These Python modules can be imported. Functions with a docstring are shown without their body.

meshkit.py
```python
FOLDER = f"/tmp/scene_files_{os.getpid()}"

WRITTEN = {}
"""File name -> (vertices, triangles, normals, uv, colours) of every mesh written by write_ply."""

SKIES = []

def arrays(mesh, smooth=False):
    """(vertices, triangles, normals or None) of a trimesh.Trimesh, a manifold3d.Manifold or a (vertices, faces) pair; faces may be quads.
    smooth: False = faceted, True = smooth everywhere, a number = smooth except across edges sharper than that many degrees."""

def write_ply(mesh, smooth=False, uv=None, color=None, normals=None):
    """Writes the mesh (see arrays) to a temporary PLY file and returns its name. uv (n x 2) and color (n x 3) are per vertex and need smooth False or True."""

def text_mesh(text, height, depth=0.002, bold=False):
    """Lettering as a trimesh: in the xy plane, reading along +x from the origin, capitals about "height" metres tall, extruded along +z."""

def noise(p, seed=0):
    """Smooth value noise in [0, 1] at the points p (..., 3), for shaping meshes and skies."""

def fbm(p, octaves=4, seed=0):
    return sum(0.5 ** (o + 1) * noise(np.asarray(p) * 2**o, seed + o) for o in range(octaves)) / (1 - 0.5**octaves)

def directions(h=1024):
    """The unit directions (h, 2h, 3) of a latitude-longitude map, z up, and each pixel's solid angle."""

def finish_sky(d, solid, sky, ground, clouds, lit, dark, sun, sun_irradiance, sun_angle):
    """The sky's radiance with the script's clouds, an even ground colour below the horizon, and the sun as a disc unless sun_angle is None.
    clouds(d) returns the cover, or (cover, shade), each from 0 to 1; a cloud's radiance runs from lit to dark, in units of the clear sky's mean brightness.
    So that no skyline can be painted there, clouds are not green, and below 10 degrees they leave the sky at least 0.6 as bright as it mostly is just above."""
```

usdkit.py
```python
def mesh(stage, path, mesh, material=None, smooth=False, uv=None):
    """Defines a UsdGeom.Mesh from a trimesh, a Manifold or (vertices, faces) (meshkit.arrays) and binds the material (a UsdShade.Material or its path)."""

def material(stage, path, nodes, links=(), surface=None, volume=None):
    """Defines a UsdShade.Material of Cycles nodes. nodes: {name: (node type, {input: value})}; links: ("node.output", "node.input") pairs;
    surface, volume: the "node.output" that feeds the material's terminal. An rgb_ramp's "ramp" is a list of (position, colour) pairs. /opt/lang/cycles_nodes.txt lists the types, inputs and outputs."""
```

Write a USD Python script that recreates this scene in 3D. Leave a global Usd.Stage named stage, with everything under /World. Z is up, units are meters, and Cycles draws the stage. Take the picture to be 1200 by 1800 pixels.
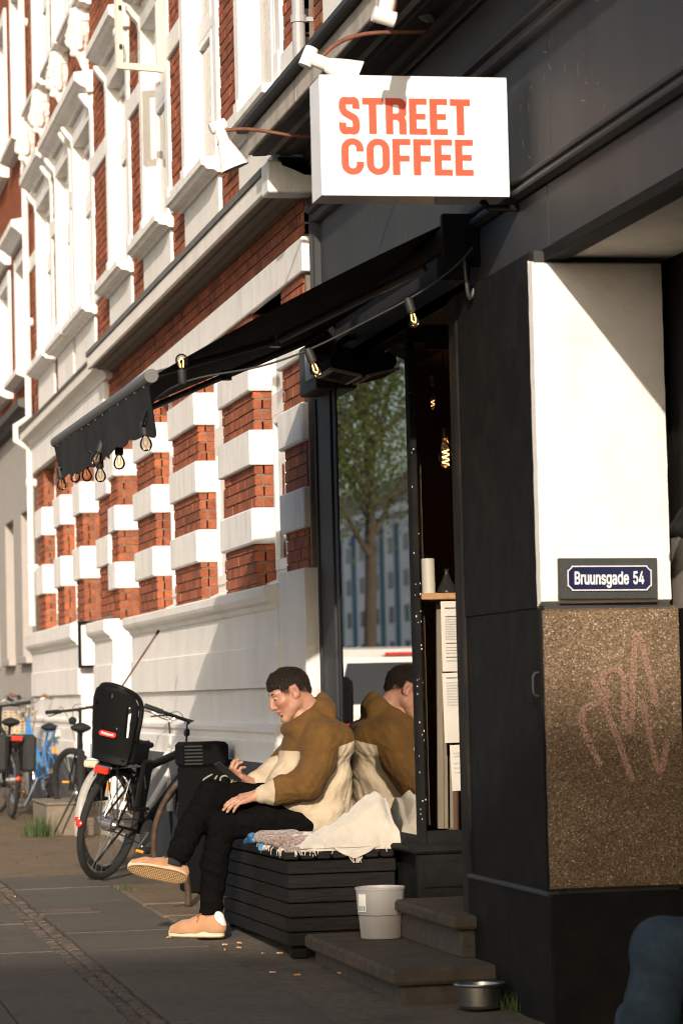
import math, random
import numpy as np
import trimesh
import usdkit, meshkit
from pxr import Usd, UsdGeom, UsdLux, UsdShade, Gf, Sdf, Vt
from shapely.geometry import Polygon, LineString, box as sbox
from shapely.ops import unary_union
from shapely import affinity

random.seed(7)
RNG = np.random.default_rng(7)
PI = math.pi
stage = Usd.Stage.CreateInMemory()
UsdGeom.SetStageUpAxis(stage, 'Z')
UsdGeom.SetStageMetersPerUnit(stage, 1.0)
UsdGeom.Xform.Define(stage, '/World')
UsdGeom.Scope.Define(stage, '/World/Looks')

# ------------------------------------------------------------------ camera
# The street runs along +y, the shop front is the plane x = 0, the camera sits low on the pavement.
cam = UsdGeom.Camera.Define(stage, '/World/camera')
RIGHT = np.array([0.980429, -0.195348, -0.024447])
UPV = np.array([0.012058, -0.064363, 0.997854])
BACK = -np.array([0.196502, 0.97862, 0.060748])
EYE = np.array([-2.96, 0.0, 1.23])
def _orth():
    b = BACK / np.linalg.norm(BACK)
    u = UPV - b * (UPV @ b); u /= np.linalg.norm(u)
    r = np.cross(u, b)
    return r, u, b
_r, _u, _b = _orth()
cam.AddTransformOp().Set(Gf.Matrix4d(*[float(v) for v in (*_r, 0, *_u, 0, *_b, 0, *EYE, 1)]))
cam.CreateHorizontalApertureAttr(24.0)
cam.CreateVerticalApertureAttr(36.0)
cam.CreateFocalLengthAttr(104.0)
cam.CreateFStopAttr(4.5)
cam.CreateFocusDistanceAttr(14.6)
cam.CreateExposureAttr(0.45)

# ------------------------------------------------------------------ sky and sun
SUN = np.array([-0.28, -1.0, 0.36]); SUN /= np.linalg.norm(SUN)
ELEV = math.asin(SUN[2]); ROT = math.atan2(SUN[0], SUN[1])
sky = UsdLux.DomeLight.Define(stage, '/World/sky')
skymat = usdkit.material(stage, '/World/Looks/sky_look', {
    'tex': ('sky_texture', {'sky_type': 'single_scattering', 'sun_disc': False, 'sun_elevation': ELEV, 'sun_rotation': ROT,
                            'aerosol_density': 4.0, 'air_density': 1.0, 'ozone_density': 1.0}),
    'bg': ('background_shader', {'strength': 0.125})},
    [('tex.color', 'bg.color')], surface='bg.background')
UsdShade.MaterialBindingAPI.Apply(sky.GetPrim()).Bind(skymat)
sky.GetPrim().SetCustomDataByKey('kind', 'structure')
sky.GetPrim().SetCustomDataByKey('label', 'pale clear sky with a low warm sun')
sun = UsdLux.DistantLight.Define(stage, '/World/sun')
sun.CreateNormalizeAttr(True); sun.CreateIntensityAttr(1.0); sun.CreateAngleAttr(0.5)
sun.CreateColorAttr(Gf.Vec3f(1.0, 0.87, 0.74))
_z = SUN; _x = np.cross([0, 0, 1.0], _z); _x /= np.linalg.norm(_x); _y = np.cross(_z, _x)
sun.AddTransformOp().Set(Gf.Matrix4d(*[float(v) for v in (*_x, 0, *_y, 0, *_z, 0, 0, 0, 30, 1)]))

# ------------------------------------------------------------------ scene graph helpers
COUNT = {}
def numbered(parent, name):
    k = (parent, name); n = COUNT.get(k, 0); COUNT[k] = n + 1
    return f'{parent}/{name}' if n == 0 else f'{parent}/{name}_{n:03d}'

class T:
    def __init__(s, path, M): s.path, s.M, s.Minv = path, M, np.linalg.inv(M)

def tag(prim, label=None, cat=None, group=None, kind=None):
    for k, v in (('label', label), ('category', cat), ('group', group), ('kind', kind)):
        if v: prim.SetCustomDataByKey(k, v)

def thing(name, label=None, cat=None, loc=(0, 0, 0), rotz=0.0, group=None, kind=None, M=None):
    """An Xform at the thing's base; its parts are given in its own coordinates when M or rotz is used, else in world coordinates."""
    path = numbered('/World', name)
    x = UsdGeom.Xform.Define(stage, path)
    if M is None:
        M = trimesh.transformations.translation_matrix(loc) @ trimesh.transformations.rotation_matrix(rotz, [0, 0, 1])
    x.AddTransformOp().Set(Gf.Matrix4d(*[float(v) for v in np.asarray(M).T.ravel()]))
    tag(x.GetPrim(), label, cat, group, kind)
    return T(path, np.asarray(M, float))

def VF(m):
    if hasattr(m, 'to_mesh'):
        q = m.to_mesh(); return np.array(q.vert_properties[:, :3], float), np.array(q.tri_verts, int)
    if isinstance(m, trimesh.Trimesh): return np.array(m.vertices), np.array(m.faces)
    v, f = m; v = np.asarray(v, float); f = np.asarray(f, int)
    if f.shape[1] == 4: f = np.vstack([f[:, [0, 1, 2]], f[:, [0, 2, 3]]])
    return v, f

class P:
    def __init__(s, path, t): s.path, s.t = path, t

def put(parent, name, mesh, mat, smooth=False, world=True, label=None, kind=None, cat=None, group=None, attrs=None):
    """ONE Mesh prim under a thing (T), a part (P) or /World (None)."""
    v, f = VF(mesh)
    t = parent if isinstance(parent, T) else (parent.t if isinstance(parent, P) else None)
    if t is not None and world:
        v = v @ t.Minv[:3, :3].T + t.Minv[:3, 3]
    path = numbered(parent.path if parent is not None else '/World', name)
    m = usdkit.mesh(stage, path, (v, f), mat, smooth)
    if attrs:
        for k, a in attrs.items():
            a = np.asarray(a, np.float32)
            UsdGeom.PrimvarsAPI(m).CreatePrimvar(k, Sdf.ValueTypeNames.FloatArray, 'vertex').Set(Vt.FloatArray.FromNumpy(a))
    tag(m.GetPrim(), label, cat, group, kind)
    return P(path, t)

def solo(name, mesh, mat, label, cat=None, smooth=False, group=None, kind=None):
    v, f = VF(mesh)
    base = np.array([(v[:, 0].min() + v[:, 0].max()) / 2, (v[:, 1].min() + v[:, 1].max()) / 2, v[:, 2].min()])
    if kind:
        return put(None, name, mesh, mat, smooth, label=label, cat=cat, group=group, kind=kind)
    path = numbered('/World', name)
    m = usdkit.mesh(stage, path, (v - base, f), mat, smooth)
    UsdGeom.Xformable(m).AddTranslateOp().Set(Gf.Vec3d(*map(float, base)))
    tag(m.GetPrim(), label, cat, group, kind)
    return P(path, None)

# ------------------------------------------------------------------ mesh helpers
def cat(*ms):
    ms = [m for q in ms for m in (q if isinstance(q, list) else [q])]
    V, F, n = [], [], 0
    for m in ms:
        v, f = VF(m); V.append(v); F.append(f + n); n += len(v)
    return np.vstack(V), np.vstack(F)

BOXV = np.array([[x, y, z] for x in (0, 1) for y in (0, 1) for z in (0, 1)], float)
BOXF = np.array([[0, 1, 3], [0, 3, 2], [4, 6, 7], [4, 7, 5], [0, 4, 5], [0, 5, 1], [2, 3, 7], [2, 7, 6], [0, 2, 6], [0, 6, 4], [1, 5, 7], [1, 7, 3]])
def bx(x0, x1, y0, y1, z0, z1):
    return np.array([min(x0, x1), min(y0, y1), min(z0, z1)]) + BOXV * np.array([abs(x1 - x0), abs(y1 - y0), abs(z1 - z0)]), BOXF

def bev(x0, x1, y0, y1, z0, z1, b=0.006):
    """A box with chamfered edges."""
    import manifold3d as m3
    x0, x1 = sorted((x0, x1)); y0, y1 = sorted((y0, y1)); z0, z1 = sorted((z0, z1))
    b = min(b, (x1 - x0) * .45, (y1 - y0) * .45, (z1 - z0) * .45)
    pts = []
    for sx, X in ((1, x0), (-1, x1)):
        for sy, Y in ((1, y0), (-1, y1)):
            for sz, Z in ((1, z0), (-1, z1)):
                pts += [(X + sx * b, Y + sy * b, Z), (X + sx * b, Y, Z + sz * b), (X, Y + sy * b, Z + sz * b)]
    return VF(m3.Manifold.hull_points(np.array(pts)))

def xf(m, M):
    v, f = VF(m); M = np.asarray(M, float)
    v = v @ M[:3, :3].T + M[:3, 3]
    if np.linalg.det(M[:3, :3]) < 0: f = f[:, ::-1]
    return v, f
def mv(m, x=0, y=0, z=0):
    v, f = VF(m); return v + np.array([x, y, z]), f
def rot(m, ang, axis, at=(0, 0, 0)):
    return xf(m, trimesh.transformations.rotation_matrix(ang, axis, at))

def extrude(poly, depth, axis='y', at=0.0):
    """Extrudes a shapely polygon. axis y: polygon in (x, z); axis x: in (y, z); axis z: in (x, y)."""
    parts = []
    for g in getattr(poly, 'geoms', [poly]):
        if g.is_empty or g.area < 1e-9: continue
        v, f = VF(trimesh.creation.extrude_polygon(g, depth, engine='earcut'))
        if axis == 'y': v = np.stack([v[:, 0], v[:, 2] + at, v[:, 1]], 1); f = f[:, ::-1]
        elif axis == 'x': v = np.stack([v[:, 2] + at, v[:, 0], v[:, 1]], 1)
        else: v = v + np.array([0, 0, at])
        parts.append((v, f))
    return cat(parts)

def tube(pts, r, n=10, closed=False, cap=True):
    p = np.asarray(pts, float); N = len(p)
    r = np.broadcast_to(np.asarray(r, float), (N,))
    if closed: t = np.roll(p, -1, 0) - np.roll(p, 1, 0)
    else: t = np.gradient(p, axis=0)
    t /= np.linalg.norm(t, axis=1, keepdims=True) + 1e-12
    a = np.cross(t[0], [0, 0, 1.0] if abs(t[0][2]) < .9 else [1.0, 0, 0]); a /= np.linalg.norm(a)
    A = [a]
    for i in range(1, N):
        a = A[-1] - t[i] * (A[-1] @ t[i]); a /= np.linalg.norm(a) + 1e-12; A.append(a)
    A = np.array(A); B = np.cross(t, A)
    ang = np.arange(n) * 2 * PI / n
    v = p[:, None] + r[:, None, None] * (np.cos(ang)[None, :, None] * A[:, None] + np.sin(ang)[None, :, None] * B[:, None])
    v = v.reshape(-1, 3); f = []
    for i in range(N if closed else N - 1):
        j = (i + 1) % N
        for k in range(n):
            k2 = (k + 1) % n
            f += [[i * n + k, j * n + k, j * n + k2], [i * n + k, j * n + k2, i * n + k2]]
    if cap and not closed:
        v = np.vstack([v, p[0], p[-1]]); c0, c1 = len(v) - 2, len(v) - 1
        for k in range(n):
            k2 = (k + 1) % n
            f += [[c0, k, k2], [c1, (N - 1) * n + k2, (N - 1) * n + k]]
    return v, np.array(f)[:, ::-1]

def smooth_path(pts, n=24):
    p = np.asarray(pts, float)
    from scipy.interpolate import CubicSpline
    d = np.r_[0, np.cumsum(np.linalg.norm(np.diff(p, axis=0), axis=1))]
    return CubicSpline(d, p)(np.linspace(0, d[-1], n))

def lathe(profile, n=32, at=(0, 0, 0)):
    """profile: (r, z) pairs from bottom to top, revolved about z."""
    v, f = VF(trimesh.creation.revolve(np.array(profile, float), sections=n))
    return v + np.array(at), f

def grid_mesh(fn, nu, nv):
    u, w = np.meshgrid(np.linspace(0, 1, nu), np.linspace(0, 1, nv), indexing='ij')
    v = fn(u.ravel(), w.ravel())
    i, j = np.meshgrid(np.arange(nu - 1), np.arange(nv - 1), indexing='ij')
    a = (i * nv + j).ravel()
    f = np.vstack([np.stack([a, a + nv, a + nv + 1], 1), np.stack([a, a + nv + 1, a + 1], 1)])
    return v, f

def aim(a, b):
    """Matrix taking +z to the direction a->b, at a."""
    d = np.asarray(b, float) - a; d /= np.linalg.norm(d)
    M = trimesh.geometry.align_vectors([0, 0, 1], d); M[:3, 3] = a
    return M

# --- implicit surfaces for bodies and cloth: round cones and ellipsoids joined smoothly, then meshed by surface nets
class Blob:
    def __init__(s, lo, hi, h):
        s.h = h; s.lo = np.asarray(lo, float)
        s.n = np.ceil((np.asarray(hi) - s.lo) / h).astype(int) + 1
        s.F = np.full(s.n, 1.0, np.float32)
    def _sl(s, lo, hi):
        a = np.clip(np.floor((lo - s.lo) / s.h).astype(int), 0, s.n); b = np.clip(np.ceil((hi - s.lo) / s.h).astype(int) + 1, 0, s.n)
        sl = tuple(slice(i, j) for i, j in zip(a, b))
        g = np.meshgrid(*[s.lo[k] + s.h * np.arange(a[k], b[k]) for k in range(3)], indexing='ij', sparse=False)
        return sl, np.stack(g, -1)
    def _join(s, sl, d, k, op):
        if d.size == 0: return
        a = s.F[sl]
        if op == 'u':
            q = np.maximum(k - np.abs(a - d), 0) / max(k, 1e-6)
            s.F[sl] = np.minimum(a, d) - q * q * k / 4
        elif op == 's':
            q = np.maximum(k - np.abs(a + d), 0) / max(k, 1e-6)
            s.F[sl] = np.maximum(a, -d) + q * q * k / 4
        else:
            s.F[sl] = np.maximum(a, d)
    def cone(s, a, b, ra, rb, k=.02, op='u'):
        a = np.asarray(a, float); b = np.asarray(b, float); m = max(ra, rb) + k + 4 * s.h
        sl, p = s._sl(np.minimum(a, b) - m, np.maximum(a, b) + m)
        ab = b - a; t = np.clip(((p - a) @ ab) / max(ab @ ab, 1e-12), 0, 1)
        d = np.linalg.norm(p - a - t[..., None] * ab, axis=-1) - (ra + (rb - ra) * t)
        s._join(sl, d, k, op); return s
    def chain(s, pts, rs, k=.02, op='u'):
        for i in range(len(pts) - 1): s.cone(pts[i], pts[i + 1], rs[i], rs[i + 1], k, op)
        return s
    def ell(s, c, r, k=.02, R=None, op='u'):
        c = np.asarray(c, float); r = np.asarray(r, float); m = r.max() + k + 4 * s.h
        sl, p = s._sl(c - m, c + m)
        q = p - c
        if R is not None: q = q @ np.asarray(R)      # columns of R: the ellipsoid's axes
        e = np.linalg.norm(q / r, axis=-1); g = np.linalg.norm(q / r ** 2, axis=-1)
        d = np.where(e > 1e-6, e * (e - 1) / np.maximum(g, 1e-6), -r.min())
        s._join(sl, d, k, op); return s
    def cut(s, n, d0, k=0.01):
        """keeps the side n.p < d0"""
        sl, p = s._sl(s.lo, s.lo + s.h * s.n)
        s._join(sl, (p @ np.asarray(n, float) - d0), k, 'i'); return s
    def ruffle(s, fn):
        near = np.abs(s.F) < 0.04
        idx = np.argwhere(near); p = s.lo + idx * s.h
        s.F[near] += fn(p).astype(np.float32); return s
    def mesh(s):
        F = s.F; n = np.array(F.shape) - 1
        ins = F < 0
        corners = [F[i:n[0] + i, j:n[1] + j, k:n[2] + k] for i in (0, 1) for j in (0, 1) for k in (0, 1)]
        cnt = sum((c < 0).astype(np.int8) for c in corners)
        act = (cnt > 0) & (cnt < 8)
        ids = np.full(act.shape, -1, np.int64); A = np.argwhere(act); ids[act] = np.arange(len(A))
        val = np.stack([c[act] for c in corners], 1)
        off = np.array([[i, j, k] for i in (0, 1) for j in (0, 1) for k in (0, 1)], float)
        acc = np.zeros((len(A), 3)); num = np.zeros(len(A))
        for a in range(8):
            for b in range(a + 1, 8):
                if np.abs(off[a] - off[b]).sum() != 1: continue
                x = (val[:, a] < 0) != (val[:, b] < 0)
                t = val[:, a] / np.where(x, val[:, a] - val[:, b], 1)
                pt = off[a] + t[:, None] * (off[b] - off[a])
                acc[x] += pt[x]; num[x] += 1
        V = s.lo + s.h * (A + acc / np.maximum(num, 1)[:, None])
        faces = []
        for ax in range(3):
            u, w = (ax + 1) % 3, (ax + 2) % 3
            sl0 = [slice(None)] * 3; sl1 = [slice(None)] * 3
            sl0[ax] = slice(0, -1); sl1[ax] = slice(1, None)
            E = ins[tuple(sl0)] != ins[tuple(sl1)]
            q = np.argwhere(E)
            ok = (q[:, u] > 0) & (q[:, w] > 0) & (q[:, u] < n[u]) & (q[:, w] < n[w]); q = q[ok]
            if not len(q): continue
            pos = ins[tuple(sl0)][tuple(q.T)]
            def cid(du, dw):
                c = q.copy(); c[:, u] -= du; c[:, w] -= dw; return ids[tuple(c.T)]
            Q = np.stack([cid(1, 1), cid(0, 1), cid(0, 0), cid(1, 0)], 1)
            Q[~pos] = Q[~pos][:, ::-1]
            faces.append(Q)
        Q = np.vstack(faces)
        Q = Q[(Q >= 0).all(1)]
        return V, np.vstack([Q[:, [0, 1, 2]], Q[:, [0, 2, 3]]])

# ------------------------------------------------------------------ materials
LOOKS = {}
def mat(name, color, rough=.6, var=.12, scale=6.0, bump=0.0, bscale=60.0, metal=0.0, spec=.5, dirt=None, dirt_scale=2.0, dirt_amt=.5, emit=None, coat=0.0, sheen=0.0, tone=None, stretch=None, bdist=.01):
    """A principled material whose colour wanders with noise in world space; dirt mixes a second colour in large patches;
    tone: darkens or lightens by the mesh attribute of that name."""
    if name in LOOKS: return LOOKS[name]
    c = np.array(color, float)
    N = {'geo': ('geometry', {}), 'map': ('mapping', {'mapping_type': 'point', 'scale': stretch or (1, 1, 1)}),
         'n': ('noise_texture', {'scale': scale, 'detail': 5.0, 'roughness': .6}),
         'r': ('rgb_ramp', {'ramp': [(.3, tuple(np.clip(c * (1 - var), 0, 1))), (.7, tuple(np.clip(c * (1 + var), 0, 1)))]}),
         'p': ('principled_bsdf', {'roughness': rough, 'metallic': metal, 'specular_ior_level': spec, 'coat_weight': coat, 'sheen_weight': sheen})}
    L = [('geo.position', 'map.vector'), ('map.vector', 'n.vector'), ('n.fac', 'r.fac')]
    out = 'r.color'
    if dirt is not None:
        N['dn'] = ('noise_texture', {'scale': dirt_scale, 'detail': 8.0, 'roughness': .7})
        N['dr'] = ('rgb_ramp', {'ramp': [(.48, (0, 0, 0)), (.72, (dirt_amt,) * 3)]})
        N['dm'] = ('mix_color', {'b': tuple(dirt)})
        L += [('map.vector', 'dn.vector'), ('dn.fac', 'dr.fac'), ('dr.color', 'dm.fac'), (out, 'dm.a')]; out = 'dm.result'
    if tone:
        N['at'] = ('attribute', {'attribute': tone[0]})
        N['tr'] = ('rgb_ramp', {'ramp': tone[1]})
        N['tm'] = ('mix_color', {'blend_type': 'multiply', 'fac': 1.0})
        L += [('at.fac', 'tr.fac'), (out, 'tm.a'), ('tr.color', 'tm.b')]; out = 'tm.result'
    L.append((out, 'p.base_color'))
    if bump:
        N['bn'] = ('noise_texture', {'scale': bscale, 'detail': 4.0, 'roughness': .6})
        N['b'] = ('bump', {'strength': bump, 'distance': bdist})
        L += [('map.vector', 'bn.vector'), ('bn.fac', 'b.height'), ('b.normal', 'p.normal')]
    if emit:
        N['p'][1]['emission_color'] = emit[0]; N['p'][1]['emission_strength'] = emit[1]
    LOOKS[name] = usdkit.material(stage, f'/World/Looks/{name}', N, L, surface='p.BSDF')
    return LOOKS[name]

def glass(name, tint=(1, 1, 1), ior=1.5, rough=0.0):
    if name in LOOKS: return LOOKS[name]
    LOOKS[name] = usdkit.material(stage, f'/World/Looks/{name}', {
        'f': ('fresnel', {'IOR': ior}), 't': ('transparent_bsdf', {'color': tint}), 'g': ('glossy_bsdf', {'color': (1, 1, 1), 'roughness': rough}), 'm': ('mix_closure', {})},
        [('f.fac', 'm.fac'), ('t.BSDF', 'm.closure1'), ('g.BSDF', 'm.closure2')], surface='m.closure')
    return LOOKS[name]

def glow(name, color, strength):
    if name in LOOKS: return LOOKS[name]
    LOOKS[name] = usdkit.material(stage, f'/World/Looks/{name}', {'e': ('emission', {'color': color, 'strength': strength})}, [], surface='e.emission')
    return LOOKS[name]

def g(y):
    """height of the gently rising ground"""
    return .012 * (np.clip(y, -60, 60) - 14)

# ================================================================== materials in use
BRICK_TONE = [(0.0, (.62, .58, .58)), (.35, (.9, .86, .84)), (.6, (1.05, 1.05, 1.03)), (.85, (1.25, 1.18, 1.05)), (1.0, (1.5, 1.3, 1.05))]
brickm = mat('brick_clay', (.275, .086, .042), .85, .25, 24, .6, 90, tone=('tone', BRICK_TONE), dirt=(.075, .042, .032), dirt_scale=1.8, dirt_amt=.6, spec=.25)
mortarm = mat('mortar', (.20, .15, .115), .95, .2, 20, .4, 120, spec=.2)
plaster = mat('white_plaster', (.72, .70, .67), .8, .04, 5, .3, 45, dirt=(.46, .43, .39), dirt_scale=2.2, dirt_amt=.38, stretch=(1, .7, .4), spec=.25)
quoinm = mat('painted_quoin', (.74, .72, .69), .75, .05, 9, .3, 60, dirt=(.42, .37, .32), dirt_scale=7.0, dirt_amt=.45, stretch=(1, 1, .3), spec=.25)
whitewood = mat('white_window_paint', (.78, .76, .73), .45, .03, 8, .05, 60)
stonem = mat('weathered_stone', (.42, .38, .33), .9, .15, 9, .4, 60, dirt=(.12, .10, .085), dirt_scale=3, dirt_amt=.6, spec=.2, stretch=(1, 1, .25))
leadm = mat('lead_flashing', (.13, .12, .105), .6, .2, 12, .2, 60, spec=.3)
soffitm = mat('soffit_paint', (.76, .71, .62), .85, .08, 6, .2, 50, dirt=(.22, .2, .17), dirt_scale=2, dirt_amt=.5, spec=.2)
soclem = mat('grey_socle_paint', (.052, .058, .064), .7, .15, 8, .3, 60, dirt=(.11, .1, .09), dirt_scale=3, dirt_amt=.4)
greystucco = mat('grey_stucco', (.36, .335, .31), .9, .05, 5, .3, 70, spec=.2)
slate = mat('slate_paint', (.034, .0355, .038), .6, .14, 3.0, .12, 14, dirt=(.06, .05, .043), dirt_scale=2.2, dirt_amt=.45, spec=.2, stretch=(1, 1, .3))
slatedark = mat('black_paint', (.008, .008, .0078), .75, .2, 8, .15, 50, dirt=(.022, .018, .014), dirt_scale=4, dirt_amt=.4, spec=.1)
blackwood = mat('black_stained_wood', (.0065, .006, .0056), .7, .4, 12, .6, 26, dirt=(.018, .014, .011), dirt_scale=5, dirt_amt=.5, spec=.12, stretch=(.35, .35, 3.0))
pane = glass('window_glass', (.92, .94, .93), 1.55)
# double glazing seen at a glancing angle: four faces reflect, 1 - (1 - F)^2.6
mirrorpane = usdkit.material(stage, '/World/Looks/shop_glass', {'f': ('fresnel', {'IOR': 1.5}), 'i': ('math', {'math_type': 'subtract', 'value1': 1.0}), 'q': ('math', {'math_type': 'power', 'value2': 2.6}), 'o': ('math', {'math_type': 'subtract', 'value1': 1.0}),
    't': ('transparent_bsdf', {'color': (.75, .78, .75)}), 'g': ('glossy_bsdf', {'color': (.98, .98, .96), 'roughness': 0.0}), 'm': ('mix_closure', {})},
    [('f.fac', 'i.value2'), ('i.value', 'q.value1'), ('q.value', 'o.value2'), ('o.value', 'm.fac'), ('t.BSDF', 'm.closure1'), ('g.BSDF', 'm.closure2')], surface='m.closure')
darkroom = mat('dark_interior', (.025, .018, .013), .9, .3, 4)
curtain = mat('pale_curtain', (.2, .185, .165), .95, .05, 4)

# ================================================================== ground
pave_mat = mat('pavement_slab', (.098, .085, .068), .88, .24, 30, .5, 140, dirt=(.065, .055, .045), dirt_scale=1.6, dirt_amt=.7, spec=.25)
dust_mat = mat('dusty_pavement', (.15, .112, .074), .92, .25, 22, .6, 90, dirt=(.09, .068, .048), dirt_scale=2.2, dirt_amt=.7, spec=.2)
sett_mat = mat('granite_sett', (.085, .068, .052), .8, .35, 12, .5, 60, spec=.3)
road_mat = mat('asphalt', (.06, .057, .053), .9, .15, 30, .5, 160)
joint_mat = mat('joint_dirt', (.035, .029, .023), .95, .3, 30, .5, 120)

ys = np.array([-400, -60, 60, 600.0])
def sheet(x0, x1, dz, ylist):
    V, F = [], []
    for y in ylist: V += [(x0, y, g(y) + dz), (x1, y, g(y) + dz)]
    for i in range(len(ylist) - 1): F += [[2 * i, 2 * i + 1, 2 * i + 3], [2 * i, 2 * i + 3, 2 * i + 2]]
    return np.array(V, float), np.array(F)
put(None, 'ground', sheet(-400, 400, -.16, ys), road_mat, kind='structure')
put(None, 'road', sheet(-11.5, -2.29, -.135, [-60, 60]), road_mat, kind='structure')
kerb = []
for i in range(70):
    y = -30 + i * 1.25
    v, f = bev(-2.29, -2.14, y + .004, y + 1.246, -.3, 0, .012); v[:, 2] += g(v[:, 1]); kerb.append((v, f))
put(None, 'kerb', cat(kerb), pave_mat, kind='structure')
pv = put(None, 'pavement', sheet(-2.14, .6, -.02, [-30, 60]), joint_mat, kind='structure')
def slab(x0, x1, y0, y1, dz, material, name='paving_slab', b=.006, tilt=.0015):
    v, f = bev(x0, x1, y0, y1, -.06, 0, b)
    a, c, d = RNG.normal(0, tilt, 3)
    top = v[:, 2]
    v[:, 2] = top + g(v[:, 1]) + dz + a + c * (v[:, 0] - x0) / max(x1 - x0, .1) + d * (v[:, 1] - y0) / max(y1 - y0, .1)
    return v, f
# the walking slabs between the sett row and the wall zone, and those beyond the row
for (xa, xb, ln, off) in ((-1.372, -.775, 1.02, .3), (-2.13, -1.958, .82, 0), (-1.95, -1.53, .82, .41)):
    y = 6.0 + off
    while y < 40:
        l = ln * RNG.uniform(.92, 1.08)
        if not (xa == -1.372 and y + l > 21):
            put(pv, 'paving_slab', slab(xa, xb, y + .004, y + l - .004, 0, pave_mat, b=.0025), pave_mat if y < 19 else dust_mat, world=False)
        y += l
# the row of dark setts
y = 9.0; n = 0
rest = []
while y < 36:
    for xa, xb in ((-1.522, -1.452), (-1.446, -1.38)):
        w = RNG.uniform(.085, .125)
        m = slab(xa + RNG.uniform(-.004, .004), xb + RNG.uniform(-.004, .004), y + .004, y + w - .004, -.008, sett_mat, b=.014, tilt=.003)
        if y < 18: put(pv, 'sett', m, sett_mat, world=False)
        else: rest.append(m)
    y += w
put(pv, 'distant_setts', cat(rest), sett_mat, kind='stuff', world=False)
# the wall zone: irregular flat stones and worn asphalt near the shop, dusty earth farther on
def rough_sheet(x0, x1, y0, y1, dz, amp, nx, ny, seed):
    def fn(u, w):
        x = x0 + u * (x1 - x0); yy = y0 + w * (y1 - y0)
        e = np.minimum(1, np.minimum(np.minimum(u, 1 - u), np.minimum(w, 1 - w)) * 14)
        z = g(yy) + dz + amp * e * (meshkit.fbm(np.stack([x * 5, yy * 5, 0 * x], -1), 4, seed) - .35)
        return np.stack([x, yy, z], -1)
    return grid_mesh(fn, nx, ny)
put(pv, 'wall_strip', rough_sheet(-.765, .3, 8, 21.05, -.012, .012, 40, 200, 3), mat('worn_asphalt', (.105, .088, .068), .9, .3, 26, .7, 120, dirt=(.045, .037, .03), dirt_scale=2.4, dirt_amt=.75, spec=.25), smooth=True, world=False)
put(pv, 'earth_strip', rough_sheet(-1.372, .5, 19.9, 40, -.016, .020, 50, 170, 5), dust_mat, smooth=True, world=False)
for (xa, xb, ya, yb) in ((-.76, -.42, 16.2, 17.0), (-.76, -.35, 17.03, 17.75), (-.75, -.3, 17.78, 18.6), (-.40, -.05, 16.4, 17.1), (-.74, -.4, 15.55, 16.17)):
    put(pv, 'flat_stone', slab(xa, xb, ya, yb, .004, pave_mat, b=.012), dust_mat, world=False)
dc = thing('drain_cover', 'dark iron gully cover set across the pavement beside the sett row', 'drain cover', (-1.2, 16.75, g(16.75)))
put(dc, 'frame', cat(*[bx(a, b, c, d, g(16.7) - .03, g(16.7) + .006) for a, b, c, d in ((-1.40, -1.05, 16.60, 16.63), (-1.40, -1.05, 16.86, 16.89), (-1.40, -1.37, 16.63, 16.86), (-1.08, -1.05, 16.63, 16.86))]), mat('rusty_iron', (.06, .042, .03), .7, .3, 30, .4, 90))
for i in range(8):
    yb = 16.64 + i * .0275
    put(dc, 'bar', bx(-1.369, -1.081, yb, yb + .014, g(16.7) - .03, g(16.7) + .002), LOOKS['rusty_iron'])

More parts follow.
